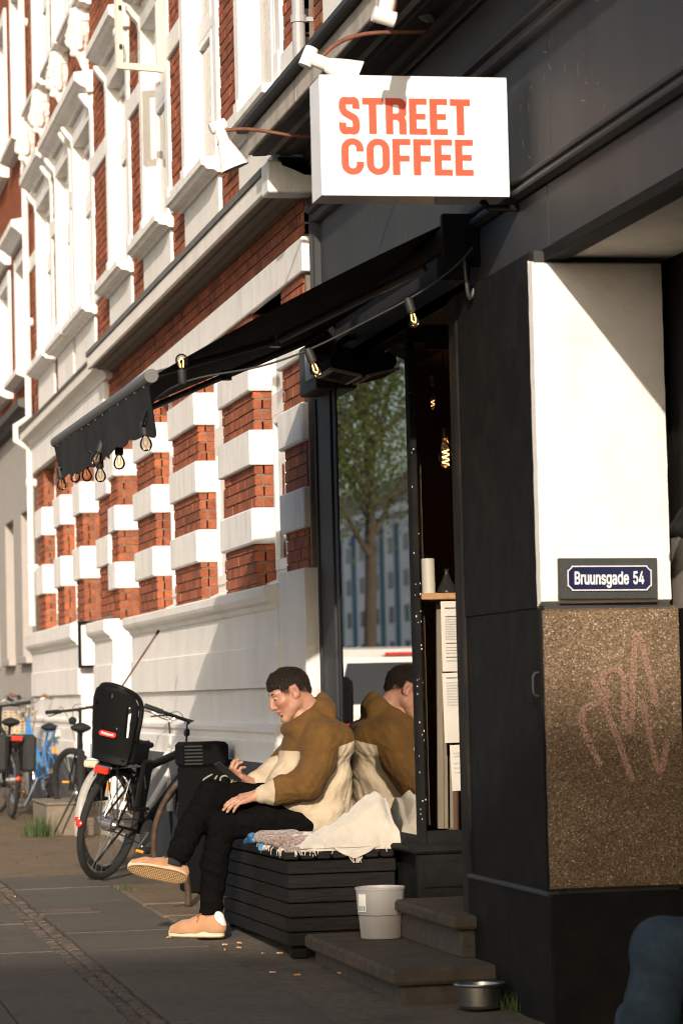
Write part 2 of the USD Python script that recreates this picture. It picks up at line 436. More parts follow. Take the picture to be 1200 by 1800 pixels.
# ================================================================== the brick facade
YN, YF = 15.6, 31.12            # near and far end of the brick building
BB = thing('brick_building', 'red brick house with white banded piers and tall white windows', 'building', (0, YN, 0))
WALLX = .30
# openings (y0, y1, z0, z1) of the ground floor and of the floors above, on the plane x = 0
GO = [(16.33, 17.34, 1.86, 3.50), (18.50, 19.56, 1.86, 3.50), (20.78, 21.74, 1.86, 3.50), (22.78, 24.04, .25, 3.50),
      (25.35, 26.62, .25, 3.58), (27.22, 28.32, 1.93, 3.58), (28.98, 30.17, 1.93, 3.58)]
FO = [(16.06, 17.62), (18.32, 19.90), (20.52, 22.06), (22.72, 24.22), (25.22, 26.86), (26.98, 28.44), (28.72, 30.42)]
FZ = (4.60, 6.40)
SO = [(a, b) for a, b in FO[3:]] + [FO[2]]
SZ = (7.30, 9.30)
TOPZ = 9.6
def subtract(rects, hole):
    out = []
    y0, y1, z0, z1 = hole
    for a, b, c, d in rects:
        if y1 <= a or y0 >= b or z1 <= c or z0 >= d: out.append((a, b, c, d)); continue
        if a < y0: out.append((a, y0, c, d))
        if y1 < b: out.append((y1, b, c, d))
        m0, m1 = max(a, y0), min(b, y1)
        if c < z0: out.append((m0, m1, c, z0))
        if z1 < d: out.append((m0, m1, z1, d))
    return out
rects = [(YN, YF, -.3, TOPZ)]
for o in GO: rects = subtract(rects, o)
for a, b in FO: rects = subtract(rects, (a, b, *FZ))
for a, b in SO: rects = subtract(rects, (a, b, *SZ))
put(BB, 'wall', cat(*[bx(.008, WALLX, *r) for r in rects]), mortarm)
put(BB, 'rear_wall', bx(1.2, 1.3, YN, YF, -.3, TOPZ), darkroom)
put(BB, 'floor_slab', cat(bx(.3, 1.2, YN, YF, 4.0, 4.2), bx(.3, 1.2, YN, YF, 6.8, 7.0), bx(-.05, 1.3, YN, YF, TOPZ, TOPZ + .15)), darkroom)

# bricks: cross bond, one course of stretchers and one of headers in turn
BRICKS = []      # (mesh, tone, centre)
def tone(): return float(np.clip(RNG.normal(.5, .2), 0, 1))
def brick(x0, x1, y0, y1, z0, z1):
    t = tone(); j = RNG.uniform(-.0025, .0025)
    BRICKS.append((bx(x0 + j, x1, y0, y1, z0, z1), t, np.array([x0, (y0 + y1) / 2, (z0 + z1) / 2])))
CH = .065; JT = .010
def face_bricks(y0, y1, z0, z1, holes=()):
    k0 = int(math.floor(z0 / CH))
    k = k0
    while k * CH < z1 - .012:
        za, zb = max(k * CH + JT / 2, z0), min((k + 1) * CH - JT / 2, z1)
        if zb - za > .015:
            step = .24 if k % 2 else .12
            a = math.floor(y0 / step) * step + (.06 if k % 2 == 0 else (0 if (k // 2) % 2 else .12))
            while a > y0: a -= step
            while a < y1:
                p, q = max(a + JT / 2, y0), min(a + step - JT / 2, y1)
                if q - p > .02 and not any(p < h[1] and q > h[0] and za < h[3] and zb > h[2] for h in holes):
                    brick(0, .06, p, q, za, zb)
                a += step
        k += 1
def jamb_bricks(y, x1, z0, z1):
    """the side of a pier that faces down the street towards the camera"""
    k = int(math.floor(z0 / CH))
    while k * CH < z1 - .012:
        za, zb = max(k * CH + JT / 2, z0), min((k + 1) * CH - JT / 2, z1)
        if zb - za > .015:
            cuts = [0.0, .055, .115, .23, .345] if k % 2 else [0.0, .05, .112, .24, .345]
            for a, b in zip(cuts, cuts[1:]):
                p, q = a + (JT / 2 if a else 0), min(b - JT / 2, x1)
                if q - p > .015:
                    t = tone(); j = RNG.uniform(-.0025, .0025)
                    BRICKS.append((bx(p, q, y - .006 + j, y + .05, za, zb), min(1, t + .1), np.array([p, y, (za + zb) / 2])))
        k += 1

NEAR_Z = [(2.12, 2.34), (2.59, 2.80), (3.04, 3.26)]
FAR_Z = [(2.31, 2.60), (2.90, 3.19)]
JD = .125                                                      # window recess
piers = [(15.66, 16.33, NEAR_Z, 1.86, 3.50, JD), (17.34, 18.50, NEAR_Z, 1.86, 3.50, JD), (19.56, 20.78, NEAR_Z, 1.86, 3.50, JD), (21.74, 22.78, NEAR_Z, 1.86, 3.50, JD),
         (24.04, 24.47, NEAR_Z, 1.86, 3.50, .30), (24.50, 25.35, [(2.34, 2.59), (2.93, 3.22)], 1.93, 3.58, JD), (26.62, 27.22, FAR_Z, 1.93, 3.58, .30), (28.32, 28.98, FAR_Z, 1.93, 3.58, JD), (30.17, 30.88, FAR_Z, 1.93, 3.58, JD)]
for (a, b, zs, zb, zt, jd) in piers:
    cuts = [zb] + [z for s in zs for z in s] + [zt]
    for z0, z1 in zip(cuts[::2], cuts[1::2]):
        face_bricks(a, b, z0, z1)
        jamb_bricks(a, jd + .02, z0, z1)
    for z0, z1 in zs:
        jq = RNG.uniform(-.004, .004, 5); put(BB, 'quoin_block', bev(-.03 + jq[0], jd - .004 if jd < .2 else jd, a - .028 + jq[1], b + .028 + jq[2], z0 + jq[3], z1 + jq[4], RNG.uniform(.006, .012)), quoinm)
# plain brick between lintel and string course, and the first floor piers
face_bricks(YN, 24.47, 3.70, 3.94)
bands = [(4.62, 4.79), (5.73, 5.89)]
edges = [YN + .0] + [v for o in FO for v in o] + [YF - .02]
for a, b in zip(edges[::2], edges[1::2]):
    zc = [4.09] + [z for s in bands for z in s] + [7.2]
    for z0, z1 in zip(zc[::2], zc[1::2]): face_bricks(a, b, z0, z1)
    if b - a > .05:
        for z0, z1 in bands:
            put(BB, 'band_stone', bev(-.022, .03, a - (.0 if a == YN else .02), b + .02, z0, z1, .006), quoinm)
for a, b in FO[2:]:
    face_bricks(a, b, 6.66, 7.2)
sedges = [20.0] + [v for o in sorted(SO) for v in o] + [YF - .02]
for a, b in zip(sedges[::2], sedges[1::2]): face_bricks(a, b, 7.2, TOPZ)
face_bricks(YN, 20.0, 6.66, TOPZ)

# lintel bands
put(BB, 'lintel_band', bev(-.022, .12, YN - .05, 24.46, 3.50, 3.69, .006), quoinm)
put(BB, 'lintel_band', bev(-.045, .12, 24.475, YF, 3.585, 3.87, .006), quoinm)
# string courses
near_c = Polygon([(.02, 3.915), (-.03, 3.915), (-.045, 3.935), (-.065, 3.945), (-.07, 3.932), (-.12, 3.932), (-.125, 3.948), (-.195, 3.942), (-.198, 3.95), (-.198, 4.035), (.02, 4.10)])
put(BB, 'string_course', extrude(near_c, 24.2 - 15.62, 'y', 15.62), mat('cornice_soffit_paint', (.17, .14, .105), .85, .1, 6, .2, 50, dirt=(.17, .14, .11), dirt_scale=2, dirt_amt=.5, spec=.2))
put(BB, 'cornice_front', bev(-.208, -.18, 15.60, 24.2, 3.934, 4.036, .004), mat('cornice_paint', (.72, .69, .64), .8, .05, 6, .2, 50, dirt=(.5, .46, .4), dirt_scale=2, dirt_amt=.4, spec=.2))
put(BB, 'cornice_stop', cat(bev(-.22, .06, 15.42, 15.62, 3.905, 4.078, .008), bev(-.19, .06, 15.45, 15.61, 4.0785, 4.12, .008)), quoinm)
# lead in short lengths
yy = 15.62
while yy < 24.2:
    l = min(RNG.uniform(.9, 1.3), 24.2 - yy)
    put(BB, 'lead_flashing', bx(-.22, -.16, yy + .003, yy + l, 4.0365, 4.075), leadm); yy += l
far_c = Polygon([(.02, 3.87), (-.05, 3.87), (-.055, 3.90), (-.075, 3.93), (-.10, 3.945), (-.145, 3.95), (-.15, 4.03), (.02, 4.08)])
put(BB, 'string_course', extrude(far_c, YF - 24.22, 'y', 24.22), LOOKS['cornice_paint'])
put(BB, 'lead_flashing', bx(-.165, -.12, 24.22, YF, 4.031, 4.055), leadm)

# plinth in three lengths, open at the two doors
def plinth_profile(top):
    return Polygon([(.12, -.3), (-.115, -.3), (-.115, .84), (-.10, .845), (-.10, .955), (-.085, .965), (-.085, 1.0), (-.10, 1.012), (-.10, 1.035), (-.075, 1.05), (-.045, 1.06), (-.045, 1.262), (-.072, 1.265), (-.072, 1.498), (-.06, 1.505), (-.06, 1.70),
                    (-.075, 1.71), (-.085, 1.735), (-.11, 1.75), (-.125, 1.765), (-.135, 1.785), (-.135, top - .012), (-.12, top), (.12, top + .01)])
for (a, b, top) in ((16.33, 22.80, 1.84), (24.04, 25.36, 1.87), (26.6, YF, 1.91)):
    put(BB, 'plinth', extrude(plinth_profile(top), b - a, 'y', a), plaster)
put(BB, 'plinth', cat(bev(-.05, .12, 15.55, 16.33, 1.10, 1.9, .004), bev(-.085, .12, 15.60, 16.15, .3, 1.03, .008), bev(-.105, .12, 15.58, 16.17, .845, .94, .012)), plaster)
for m_ in (bx(-.119, .1, 16.33, 22.80, -.3, .838), bx(-.119, .1, 26.6, YF, -.3, .70), bx(-.09, .1, 15.55, 16.2, -.3, .8)): put(BB, 'socle', m_, soclem)
put(BB, 'basement_recess', bx(.12, .3, 16.0, 16.5, -.3, 1.06), darkroom)

# windows of the ground floor
def sash_window(parent, y0, y1, z0, z1, x, transom=None, casements=2, blind=False, glassm=pane):
    w = put(parent, 'window', cat(bx(x, x + .05, y0, y0 + .05, z0, z1), bx(x, x + .05, y1 - .05, y1, z0, z1), bx(x, x + .05, y0 + .05, y1 - .05, z1 - .05, z1), bx(x, x + .05, y0 + .05, y1 - .05, z0, z0 + .05),
                                  *([bx(x - .014, x + .05, y0 + .05, y1 - .05, transom - .035, transom + .035)] if transom else []),
                                  *[bx(x - .004, x + .05, y0 + (y1 - y0) * k / casements - .03, y0 + (y1 - y0) * k / casements + .03, z0 + .05, z1 - .05) for k in range(1, casements)]), whitewood)
    zz = [z0 + .05] + ([transom - .035, transom + .035] if transom else []) + [z1 - .05]
    for za, zb in zip(zz[::2], zz[1::2]):
        for k in range(casements):
            a = y0 + (y1 - y0) * k / casements + (.05 if k == 0 else .03); b = y0 + (y1 - y0) * (k + 1) / casements - (.05 if k == casements - 1 else .03)
            put(w, 'sash', cat(bx(x - .012, x + .03, a, a + .045, za, zb), bx(x - .012, x + .03, b - .045, b, za, zb), bx(x - .012, x + .03, a + .045, b - .045, za, za + .06), bx(x - .012, x + .03, a + .045, b - .045, zb - .045, zb)), whitewood)
            put(w, 'pane', (np.array([[x + .01, a + .045, za + .06], [x + .01, b - .045, za + .06], [x + .01, b - .045, zb - .045], [x + .01, a + .045, zb - .045]]), np.array([[0, 2, 1], [0, 3, 2]])), glassm)
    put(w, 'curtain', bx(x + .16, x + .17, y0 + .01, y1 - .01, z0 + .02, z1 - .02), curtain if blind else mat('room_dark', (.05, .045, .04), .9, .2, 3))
    return w
for (a, b, z0, z1) in GO:
    door = z0 < 1
    if not door:
        w = sash_window(BB, a + .012, b - .012, z0 + .05, z1, JD - .01, transom=z0 + 1.05)
        put(w, 'sill', extrude(Polygon([(.05, z0 - .0), (.14, z0), (.14, z0 + .06), (.06, z0 + .025)]), b - a, 'y', a), whitewood)
    else:
        d = put(BB, 'door', cat(bx(.30, .36, a, a + .09, .25, z1), bx(.30, .36, b - .09, b, .25, z1), bx(.30, .36, a + .09, b - .09, z1 - .09, z1), bx(.30, .35, a + .09, b - .09, 2.5, 2.58), bx(.325, .36, a + .09, b - .09, .25, 2.5)), mat('dark_door_paint', (.05, .035, .03), .5, .2, 8))
        put(d, 'handle', tube([(.325, a + .2, 1.35), (.27, a + .2, 1.35), (.27, a + .3, 1.35)], .01, 8), mat('brass', (.6, .42, .18), .35, .1, 8, metal=1))
        put(d, 'pane', bx(.335, .345, a + .09, b - .09, 2.58, z1 - .09), pane)
        for m_ in (bx(.005, .30, b - .004, b + .02, .25, 1.86), bx(.005, .30, a - .02, a + .004, .25, 1.86)): put(BB, 'door_jamb', m_, plaster)
        put(BB, 'doorstep', bev(-.12, .4, a + .02, b - .02, -.2, .28, .012), stonem)

# first and second floor windows with surrounds, sills, aprons, hoods
def upper_window(a, b, z0, z1, hood=True, open_casement=False, first=True):
    s = .15
    put(BB, 'window_surround', cat(bev(-.02, .10, a, a + s, z0, z1, .005), bev(-.02, .10, b - s, b, z0, z1, .005), bev(-.035, .08, a + .004, a + s + .01, z0, z0 + .22, .005), bev(-.035, .08, b - s - .01, b - .004, z0, z0 + .22, .005),
                                   bx(-.018, .10, a + s, b - s, z1 - .14, z1)), quoinm)
    w = sash_window(BB, a + s, b - s, z0 + .06, z1 - .14, .09, transom=z0 + 1.08, blind=True)
    prof = Polygon([(.10, z0 - .07), (-.03, z0 - .07), (-.05, z0 - .055), (-.10, z0 - .05), (-.115, z0 - .03), (-.135, z0 - .025), (-.135, z0 + .022), (.10, z0 + .045)])
    put(BB, 'window_sill', extrude(prof, b - a + .06, 'y', a - .03), quoinm)
    if first:
        put(BB, 'apron_panel', bev(-.015, .05, a + .04, b - .04, 4.085, z0 - .07, .004), plaster)
    if hood:
        hp = Polygon([(.05, z1 + .06), (-.05, z1 + .06), (-.06, z1 + .09), (-.12, z1 + .12), (-.15, z1 + .145), (-.165, z1 + .15), (-.165, z1 + .225), (.05, z1 + .26)])
        put(BB, 'window_hood', extrude(hp, b - a + .1, 'y', a - .05), quoinm)
        put(BB, 'frieze', bev(-.012, .04, a, b, z1 + .002, z1 + .06, .004), quoinm)
        for yc in (a + .07, b - .07):
            c = Polygon([(.0, z1 - .16), (-.02, z1 - .16), (-.03, z1 - .08), (-.075, z1 - .03), (-.11, z1 + .02), (-.115, z1 + .055), (0, z1 + .055)])
            put(BB, 'bracket', extrude(c, .09, 'y', yc - .045), quoinm)
    return w
for i, (a, b) in enumerate(FO): upper_window(a, b, FZ[0], FZ[1])
for (a, b) in SO: upper_window(a, b, SZ[0], SZ[1], hood=False, first=False)
# carved heads between the hoods and the sills above
carve = mat('carved_stucco', (.74, .715, .68), .8, .05, 8, .4, 70, spec=.25)
for i, yc in enumerate([v for o in FO[3:] for v in (o[0] + .28, )] + [30.55]):
    B = Blob((-.24, yc - .2, 6.6), (.06, yc + .2, 7.25), .012)
    B.cone((-.03, yc, 7.2), (-.06, yc, 7.05), .13, .12, .03).ell((-.1, yc, 6.98), (.085, .085, .11), .03).cone((-.07, yc, 6.95), (-.02, yc, 6.72), .08, .035, .03)
    B.ell((-.17, yc, 6.96), (.03, .025, .05), .02).ell((-.16, yc - .045, 7.02), (.035, .04, .03), .02).ell((-.16, yc + .045, 7.02), (.035, .04, .03), .02)
    B.cone((-.1, yc - .11, 7.1), (-.08, yc - .1, 6.9), .05, .03, .02).cone((-.1, yc + .11, 7.1), (-.08, yc + .1, 6.9), .05, .03, .02)
    B.ell((-.13, yc, 6.86), (.03, .035, .03), .015)
    B.ruffle(lambda p: (meshkit.fbm(p * 28, 3, 4) - .5) * .035)
    v, f = B.mesh()
    put(BB, 'carved_head', cat((v, f)), carve, smooth=True)
    put(BB, 'carved_head_cap', bev(-.14, .02, yc - .15, yc + .15, 7.12, 7.19, .01), quoinm)
# the casement that stands open on the first floor
oc = put(BB, 'open_casement', cat(*[xf(m, trimesh.transformations.translation_matrix((-.02, 20.72, 0)) @ trimesh.transformations.rotation_matrix(.28, [0, 0, 1])) for m in
      (bx(-.36, -.315, -.02, .02, 5.68, 6.25), bx(-.045, 0, -.02, .02, 5.68, 6.25), bx(-.315, -.045, -.02, .02, 5.68, 5.725), bx(-.315, -.045, -.02, .02, 6.205, 6.25))]), mat('cream_sash_paint', (.62, .57, .47), .45, .05, 8))
put(oc, 'pane', xf(bx(-.315, -.045, -.003, .003, 5.725, 6.205), trimesh.transformations.translation_matrix((-.02, 20.72, 0)) @ trimesh.transformations.rotation_matrix(.28, [0, 0, 1])), pane)
put(oc, 'catch', xf(cat(bx(-.345, -.33, -.04, -.02, 5.82, 5.85), bx(-.345, -.33, -.04, -.02, 6.1, 6.13)), trimesh.transformations.translation_matrix((-.02, 20.72, 0)) @ trimesh.transformations.rotation_matrix(.28, [0, 0, 1])), mat('dark_metal', (.03, .03, .03), .4, .1, 8, metal=.6))
# bricks into prims: the 300 that show largest singly, the others as one part
def in_view(c):
    d = c - EYE; z = d @ -_b
    return abs(d @ _r / z) < 12 / 104 * 1.02 and abs(d @ _u / z) < 18 / 104 * 1.02
BRICKS.sort(key=lambda b: (0 if in_view(b[2]) and not (b[2][1] < 15.9 and b[2][2] > 4) else 100) + np.linalg.norm(b[2] - EYE) + (3 if b[2][2] > 3.6 else 0))
for m, t, c in BRICKS[:300]:
    put(BB, 'brick', m, brickm, attrs={'tone': np.full(8, t)})
put(BB, 'brickwork', cat(*[b[0] for b in BRICKS[300:]]), brickm, attrs={'tone': np.repeat([b[1] for b in BRICKS[300:]], 8)}, kind='stuff')
put(BB, 'vent', lathe([(0, 0), (.04, 0), (.04, .02), (.03, .03), (0, .03)], 16), leadm, world=False) if False else None
# notice case on the pier beside the second door
nc = thing('notice_case', 'narrow black framed notice case with white sheet on the wall', 'notice case', (-.05, 26.5, 1.5))
put(nc, 'frame', cat(bx(-.075, -.055, 26.46, 26.52, 1.50, 1.92), bx(.075, .095, 26.46, 26.52, 1.50, 1.92), bx(-.055, .075, 26.46, 26.52, 1.50, 1.525), bx(-.055, .075, 26.46, 26.52, 1.895, 1.92)), slatedark)
put(nc, 'sheet', bx(-.055, .075, 26.49, 26.52, 1.525, 1.895), mat('paper_white', (.8, .78, .74), .7, .03, 6))
# rainwater pipes
dp = thing('downpipe', 'thin white rainwater pipe at the far end of the brick house', 'downpipe', (-.06, 31.0, 2))
put(dp, 'pipe', tube([(-.06, 31.0, 2.0), (-.06, 31.0, 3.85), (-.2, 31.0, 3.95), (-.2, 31.0, 4.1), (-.06, 31.0, 4.2), (-.06, 31.0, 9.4)], .035, 10), mat('white_pipe', (.72, .69, .65), .5, .05, 6))
for z in (2.6, 3.5, 5.2, 6.8, 8.4): put(dp, 'clip', tube([(-.1, 31.0, z), (.02, 31.0, z)], .045, 8), LOOKS['white_pipe'])
dp = thing('downpipe', 'grey rainwater pipe between the brick house and the shop front', 'downpipe', (-.03, 15.35, 4.3))
put(dp, 'pipe', tube([(-.045, 15.36, 4.22), (-.045, 15.36, 9.4)], .035, 12), mat('zinc_pipe', (.30, .30, .31), .5, .1, 6))
for z in (4.83, 5.9, 7.4): put(dp, 'clip', cat(tube([(-.045, 15.36, z - .02), (-.045, 15.36, z + .02)], .043, 12), bx(-.03, .05, 15.35, 15.37, z - .012, z + .012)), LOOKS['zinc_pipe'])

# ================================================================== the grey house farther down the street
GH = thing('grey_house', 'neighbouring house with grey plaster ground floor and brick storeys', 'building', (0, 31.2, 0))
y0, y1 = 31.16, 52.0
rects = [(y0, y1, -.3, 4.3)]
gwin = [(31.9 + 2.1 * k, 33.0 + 2.1 * k, 1.70, 3.30) for k in range(9)]
for o in gwin: rects = subtract(rects, o)
put(GH, 'wall', cat(*[bx(.02, .5, *r) for r in rects]), greystucco)
rects = [(y0, y1, 4.3, 11)]
fw = [(31.55 + 2.2 * k, 33.05 + 2.2 * k, 4.75, 6.15) for k in range(9)]; sw = [(31.55 + 2.2 * k, 33.05 + 2.2 * k, 7.3, 9.2) for k in range(9)]
for o in fw + sw: rects = subtract(rects, o)
put(GH, 'brick_wall', cat(*[bx(.02, .5, *r) for r in rects]), mat('distant_brick', (.24, .072, .032), .9, .3, 12, .4, 60, spec=.2))
put(GH, 'rear_wall', bx(.9, 1.0, y0, y1, -.3, 11), darkroom)
put(GH, 'cornice', extrude(Polygon([(.05, 4.27), (-.06, 4.27), (-.09, 4.31), (-.15, 4.33), (-.16, 4.40), (.05, 4.45)]), y1 - y0, 'y', y0), mat('dark_cornice', (.075, .072, .068), .7, .15, 6, .2, 40))
put(GH, 'base', bx(-.03, .5, y0, y1, -.3, 1.0), greystucco)
for (a, b, c, d) in gwin:
    w = put(GH, 'window', cat(bx(.22, .27, a, a + .06, c, d), bx(.22, .27, b - .06, b, c, d), bx(.22, .27, a + .06, b - .06, d - .06, d), bx(.22, .27, a + .06, b - .06, c, c + .06), bx(.22, .26, (a + b) / 2 - .03, (a + b) / 2 + .03, c + .06, d - .06)), greystucco)
    put(w, 'pane', bx(.24, .25, a + .06, b - .06, c + .06, d - .06), pane); put(w, 'sill', bev(-.06, .22, a - .05, b + .05, c - .08, c, .008), greystucco)
for (a, b, c, d) in fw + sw:
    w = put(GH, 'window', cat(bev(-.01, .12, a, a + .16, c, d, .006), bev(-.01, .12, b - .16, b, c, d, .006), bx(-.005, .12, a + .16, b - .16, d - .14, d), bx(.10, .14, a + .16, a + .22, c, d), bx(.10, .14, b - .22, b - .16, c, d), bx(.10, .14, (a + b) / 2 - .04, (a + b) / 2 + .04, c, d), bx(.10, .14, a + .22, b - .22, c + 1.0, c + 1.08)), quoinm)
    put(w, 'pane', bx(.12, .125, a + .16, b - .16, c, d - .14), pane); put(w, 'curtain', bx(.2, .21, a + .16, b - .16, c, d - .14), curtain)
    put(w, 'sill', extrude(Polygon([(.1, c - .08), (-.05, c - .08), (-.14, c - .04), (-.14, c + .02), (.1, c + .03)]), b - a + .08, 'y', a - .04), quoinm)
    if c < 6: put(w, 'hood', extrude(Polygon([(.05, d + .06), (-.05, d + .06), (-.12, d + .12), (-.165, d + .15), (-.165, d + .22), (.05, d + .26)]), b - a + .1, 'y', a - .05), quoinm)
put(GH, 'wall_anchor', bx(0, .02, 32.0 - .42, 32.0 - .40, 2.18, 2.46), slatedark)

# ================================================================== the coffee shop
SH = thing('coffee_shop', 'corner shop with slate painted timber front and roughcast pillar', 'building', (0, 12, 0))
FX = .03
put(SH, 'pilaster', cat(bev(FX, .28, 15.0, 15.6, -.2, 2.90, .006), bev(FX - .02, .28, 14.985, 15.615, -.2, .42, .008), bev(FX - .02, .28, 14.985, 15.615, 2.90, 2.96, .006)), slate)
put(SH, 'pilaster_bead', cat(bev(FX - .012, FX + .02, 15.08, 15.11, .5, 2.8, .005), bev(FX - .012, FX + .02, 15.49, 15.52, .5, 2.8, .005)), slate)
# fascia: boards, panel mouldings, band below
joints = [6.5, 8.9, 10.77, 12.6, 14.2, 15.38]
for a, b in zip(joints, joints[1:]):
    put(SH, 'fascia_board', bev(.05, .12, a + .0015, b - .0015, 3.215, 3.755, .002), slate)
for a, b in ((6.5, 10.77), (10.77, 15.6)):
    put(SH, 'lower_band', bev(FX, .12, a + .0015, b - .0015, 2.965 if False else 2.90, 3.14, .004), slate)
    put(SH, 'upper_band', bev(FX, .12, a + .0015, b - .0015, 3.83, 4.07, .004), slate)
put(SH, 'end_board', bev(FX, .12, 15.46, 15.6, 3.14, 3.83, .004), slate)
def mould(z, up=1):
    p = [(.055, 0), (FX - .015, 0), (FX - .042, .012), (FX - .046, .022), (FX - .040, .034), (FX - .014, .042), (FX - .012, .058), (FX - .026, .064), (FX - .030, .074), (FX - .022, .084), (FX - .006, .092), (.055, .10)]
    return Polygon([(x, z + up * q) for x, q in p])
put(SH, 'panel_moulding', extrude(mould(3.14), 15.455 - 6.5, 'y', 6.5), slate)
put(SH, 'panel_moulding', extrude(mould(3.83, -1), 15.455 - 6.5, 'y', 6.5), slate)
put(SH, 'panel_moulding', extrude(Polygon([(x, 15.46 - q) for x, q in [(.055, 0), (FX - .010, 0), (FX - .028, .010), (FX - .028, .022), (FX - .012, .030), (FX - .006, .045), (FX - .020, .055), (FX - .010, .07), (.055, .075)]]), .54, 'z', 3.215), slate)
# scratches and dried runs in the paint beside the sign
scr = []
r_ = np.random.default_rng(31)
for i in range(26):
    yc = r_.uniform(10.0, 11.2) if i < 20 else r_.uniform(12.3, 14.9); zc = r_.uniform(3.27, 3.70); ln = r_.uniform(.015, .09); w_ = r_.uniform(.0012, .0034); a_ = r_.normal(PI / 2, .35) if i % 3 else r_.uniform(.1, .6)
    d_ = np.array([math.cos(a_), math.sin(a_)]); n_ = np.array([-d_[1], d_[0]]); c_ = np.array([yc, zc])
    q_ = [c_ - d_ * ln / 2, c_ - d_ * ln * .1 + n_ * w_, c_ + d_ * ln / 2, c_ + d_ * ln * .15 - n_ * w_]
    scr.append((np.array([[.0492, *p] for p in q_]), np.array([[0, 2, 1], [0, 3, 2]])))
put(SH, 'paint_scratches', cat(*scr), mat('scratch_pale', (.26, .22, .18), .8, .3, 40), kind='stuff')
# projecting cornice above the fascia
wetwood = mat('old_cornice_wood', (.030, .024, .019), .75, .4, 10, .4, 40, dirt=(.085, .066, .048), dirt_scale=4, dirt_amt=.6, stretch=(1, .15, 1))
cp = Polygon([(.06, 4.075), (.02, 4.075), (-.015, 4.085), (-.03, 4.11), (-.085, 4.11), (-.09, 4.10), (-.15, 4.10), (-.155, 4.11), (-.22, 4.11), (-.225, 4.10), (-.30, 4.095), (-.30, 4.11), (-.18, 4.20), (.06, 4.20)])
put(SH, 'cornice_soffit', extrude(cp, 15.42 - 6.5, 'y', 6.5), wetwood)
put(SH, 'cornice_bead', bev(FX - .03, .06, 6.5, 15.58, 4.045, 4.07, .006), slate)
for a, b in ((6.5, 9.4), (9.4, 12.1), (12.1, 14.0), (14.0, 15.44)):
    put(SH, 'cornice_face', bev(-.325, -.18, a + .003, b - .003, 4.105, 4.225, .005), stonem)
put(SH, 'cornice_coping', bev(-.375, .06, 6.5, 15.5, 4.228, 4.275, .01), mat('black_coping', (.018, .017, .016), .6, .2, 12, .2, 60))
put(SH, 'cornice_end', extrude(Polygon([(-.02, 4.0), (-.06, 4.02), (-.14, 4.05), (-.16, 4.095), (.05, 4.095), (.05, 4.0)]), .16, 'y', 15.42), slatedark)
# brickwork and rendered strips above
UB = []
k = 0
z = 4.30
upper_tones = []
while z < 6.5:
    step = .24 if k % 2 else .12
    a = 12.0 + (.06 if k % 2 == 0 else 0)
    while a < 15.30:
        tooth = .06 * (k % 2)
        inside = (14.18 - tooth < a + step / 2 < 15.02 + tooth) or (12.2 - tooth < a + step / 2 < 12.9)
        if not inside:
            UB.append(bx(.03 + RNG.uniform(-.002, .002), .08, a + .005, min(a + step, 15.33) - .005, z + .005, z + .06)); upper_tones.append(tone())
        a += step
    z += .065; k += 1
put(SH, 'upper_wall', bx(.036, .4, 6.5, 15.33, 4.27, 9.6), mortarm)
for m, t in list(zip(UB, upper_tones))[:0]: pass
put(SH, 'upper_brickwork', cat(*UB), brickm, kind='stuff', attrs={'tone': np.repeat(upper_tones, 8)})
put(SH, 'rendered_strip', bev(.012, .08, 14.22, 14.98, 4.27, 9.0, .01), plaster)
put(SH, 'rendered_strip', bev(.012, .08, 12.2, 12.9, 4.27, 9.0, .01), plaster)

# shop window between pilaster and mullion
put(SH, 'window_frame', cat(bev(.0315, .12, 14.97, 15.0, .52, 2.9, .002), bev(.034, .12, 13.30, 14.955, 2.86, 2.9, .003), bev(.028, .12, 13.30, 14.955, .50, .565, .004)), slatedark)
put(SH, 'shop_window_pane', (np.array([[.034, 13.29, .56], [.034, 14.975, .56], [.034, 14.975, 2.865], [.034, 13.29, 2.865]]), np.array([[0, 2, 1], [0, 3, 2]])), mirrorpane)
put(SH, 'stall_riser', cat(bev(.04, .3, 13.20, 14.995, -.2, .49, .006)), slatedark)
put(SH, 'window_sill', bev(-.02, .12, 13.19, 14.99, .485, .515, .01), slatedark)
put(SH, 'mullion', bev(.026, .056, 13.222, 13.31, .50, 2.90, .005), slatedark)
# chips in the paint of the mullion, down to pale undercoat
ch = []
for i in range(34):
    zc = RNG.uniform(.6, 2.0) if i < 29 else RNG.uniform(2.0, 2.6); xc = RNG.choice([.0285, .0535, RNG.uniform(.03, .052)]); r1, r2 = RNG.uniform(.0008, .0026), RNG.uniform(.001, .006)
    n = 6; a = np.arange(n) * 2 * PI / n; rr = 1 + RNG.uniform(-.35, .35, n)
    ch.append(extrude(Polygon(np.stack([xc + r1 * rr * np.cos(a), zc + r2 * rr * np.sin(a)], 1)), .0015, 'y', 13.2205))
put(SH, 'paint_chip', cat(*ch), mat('pale_undercoat', (.75, .7, .62), .8, .1, 30), kind='stuff')
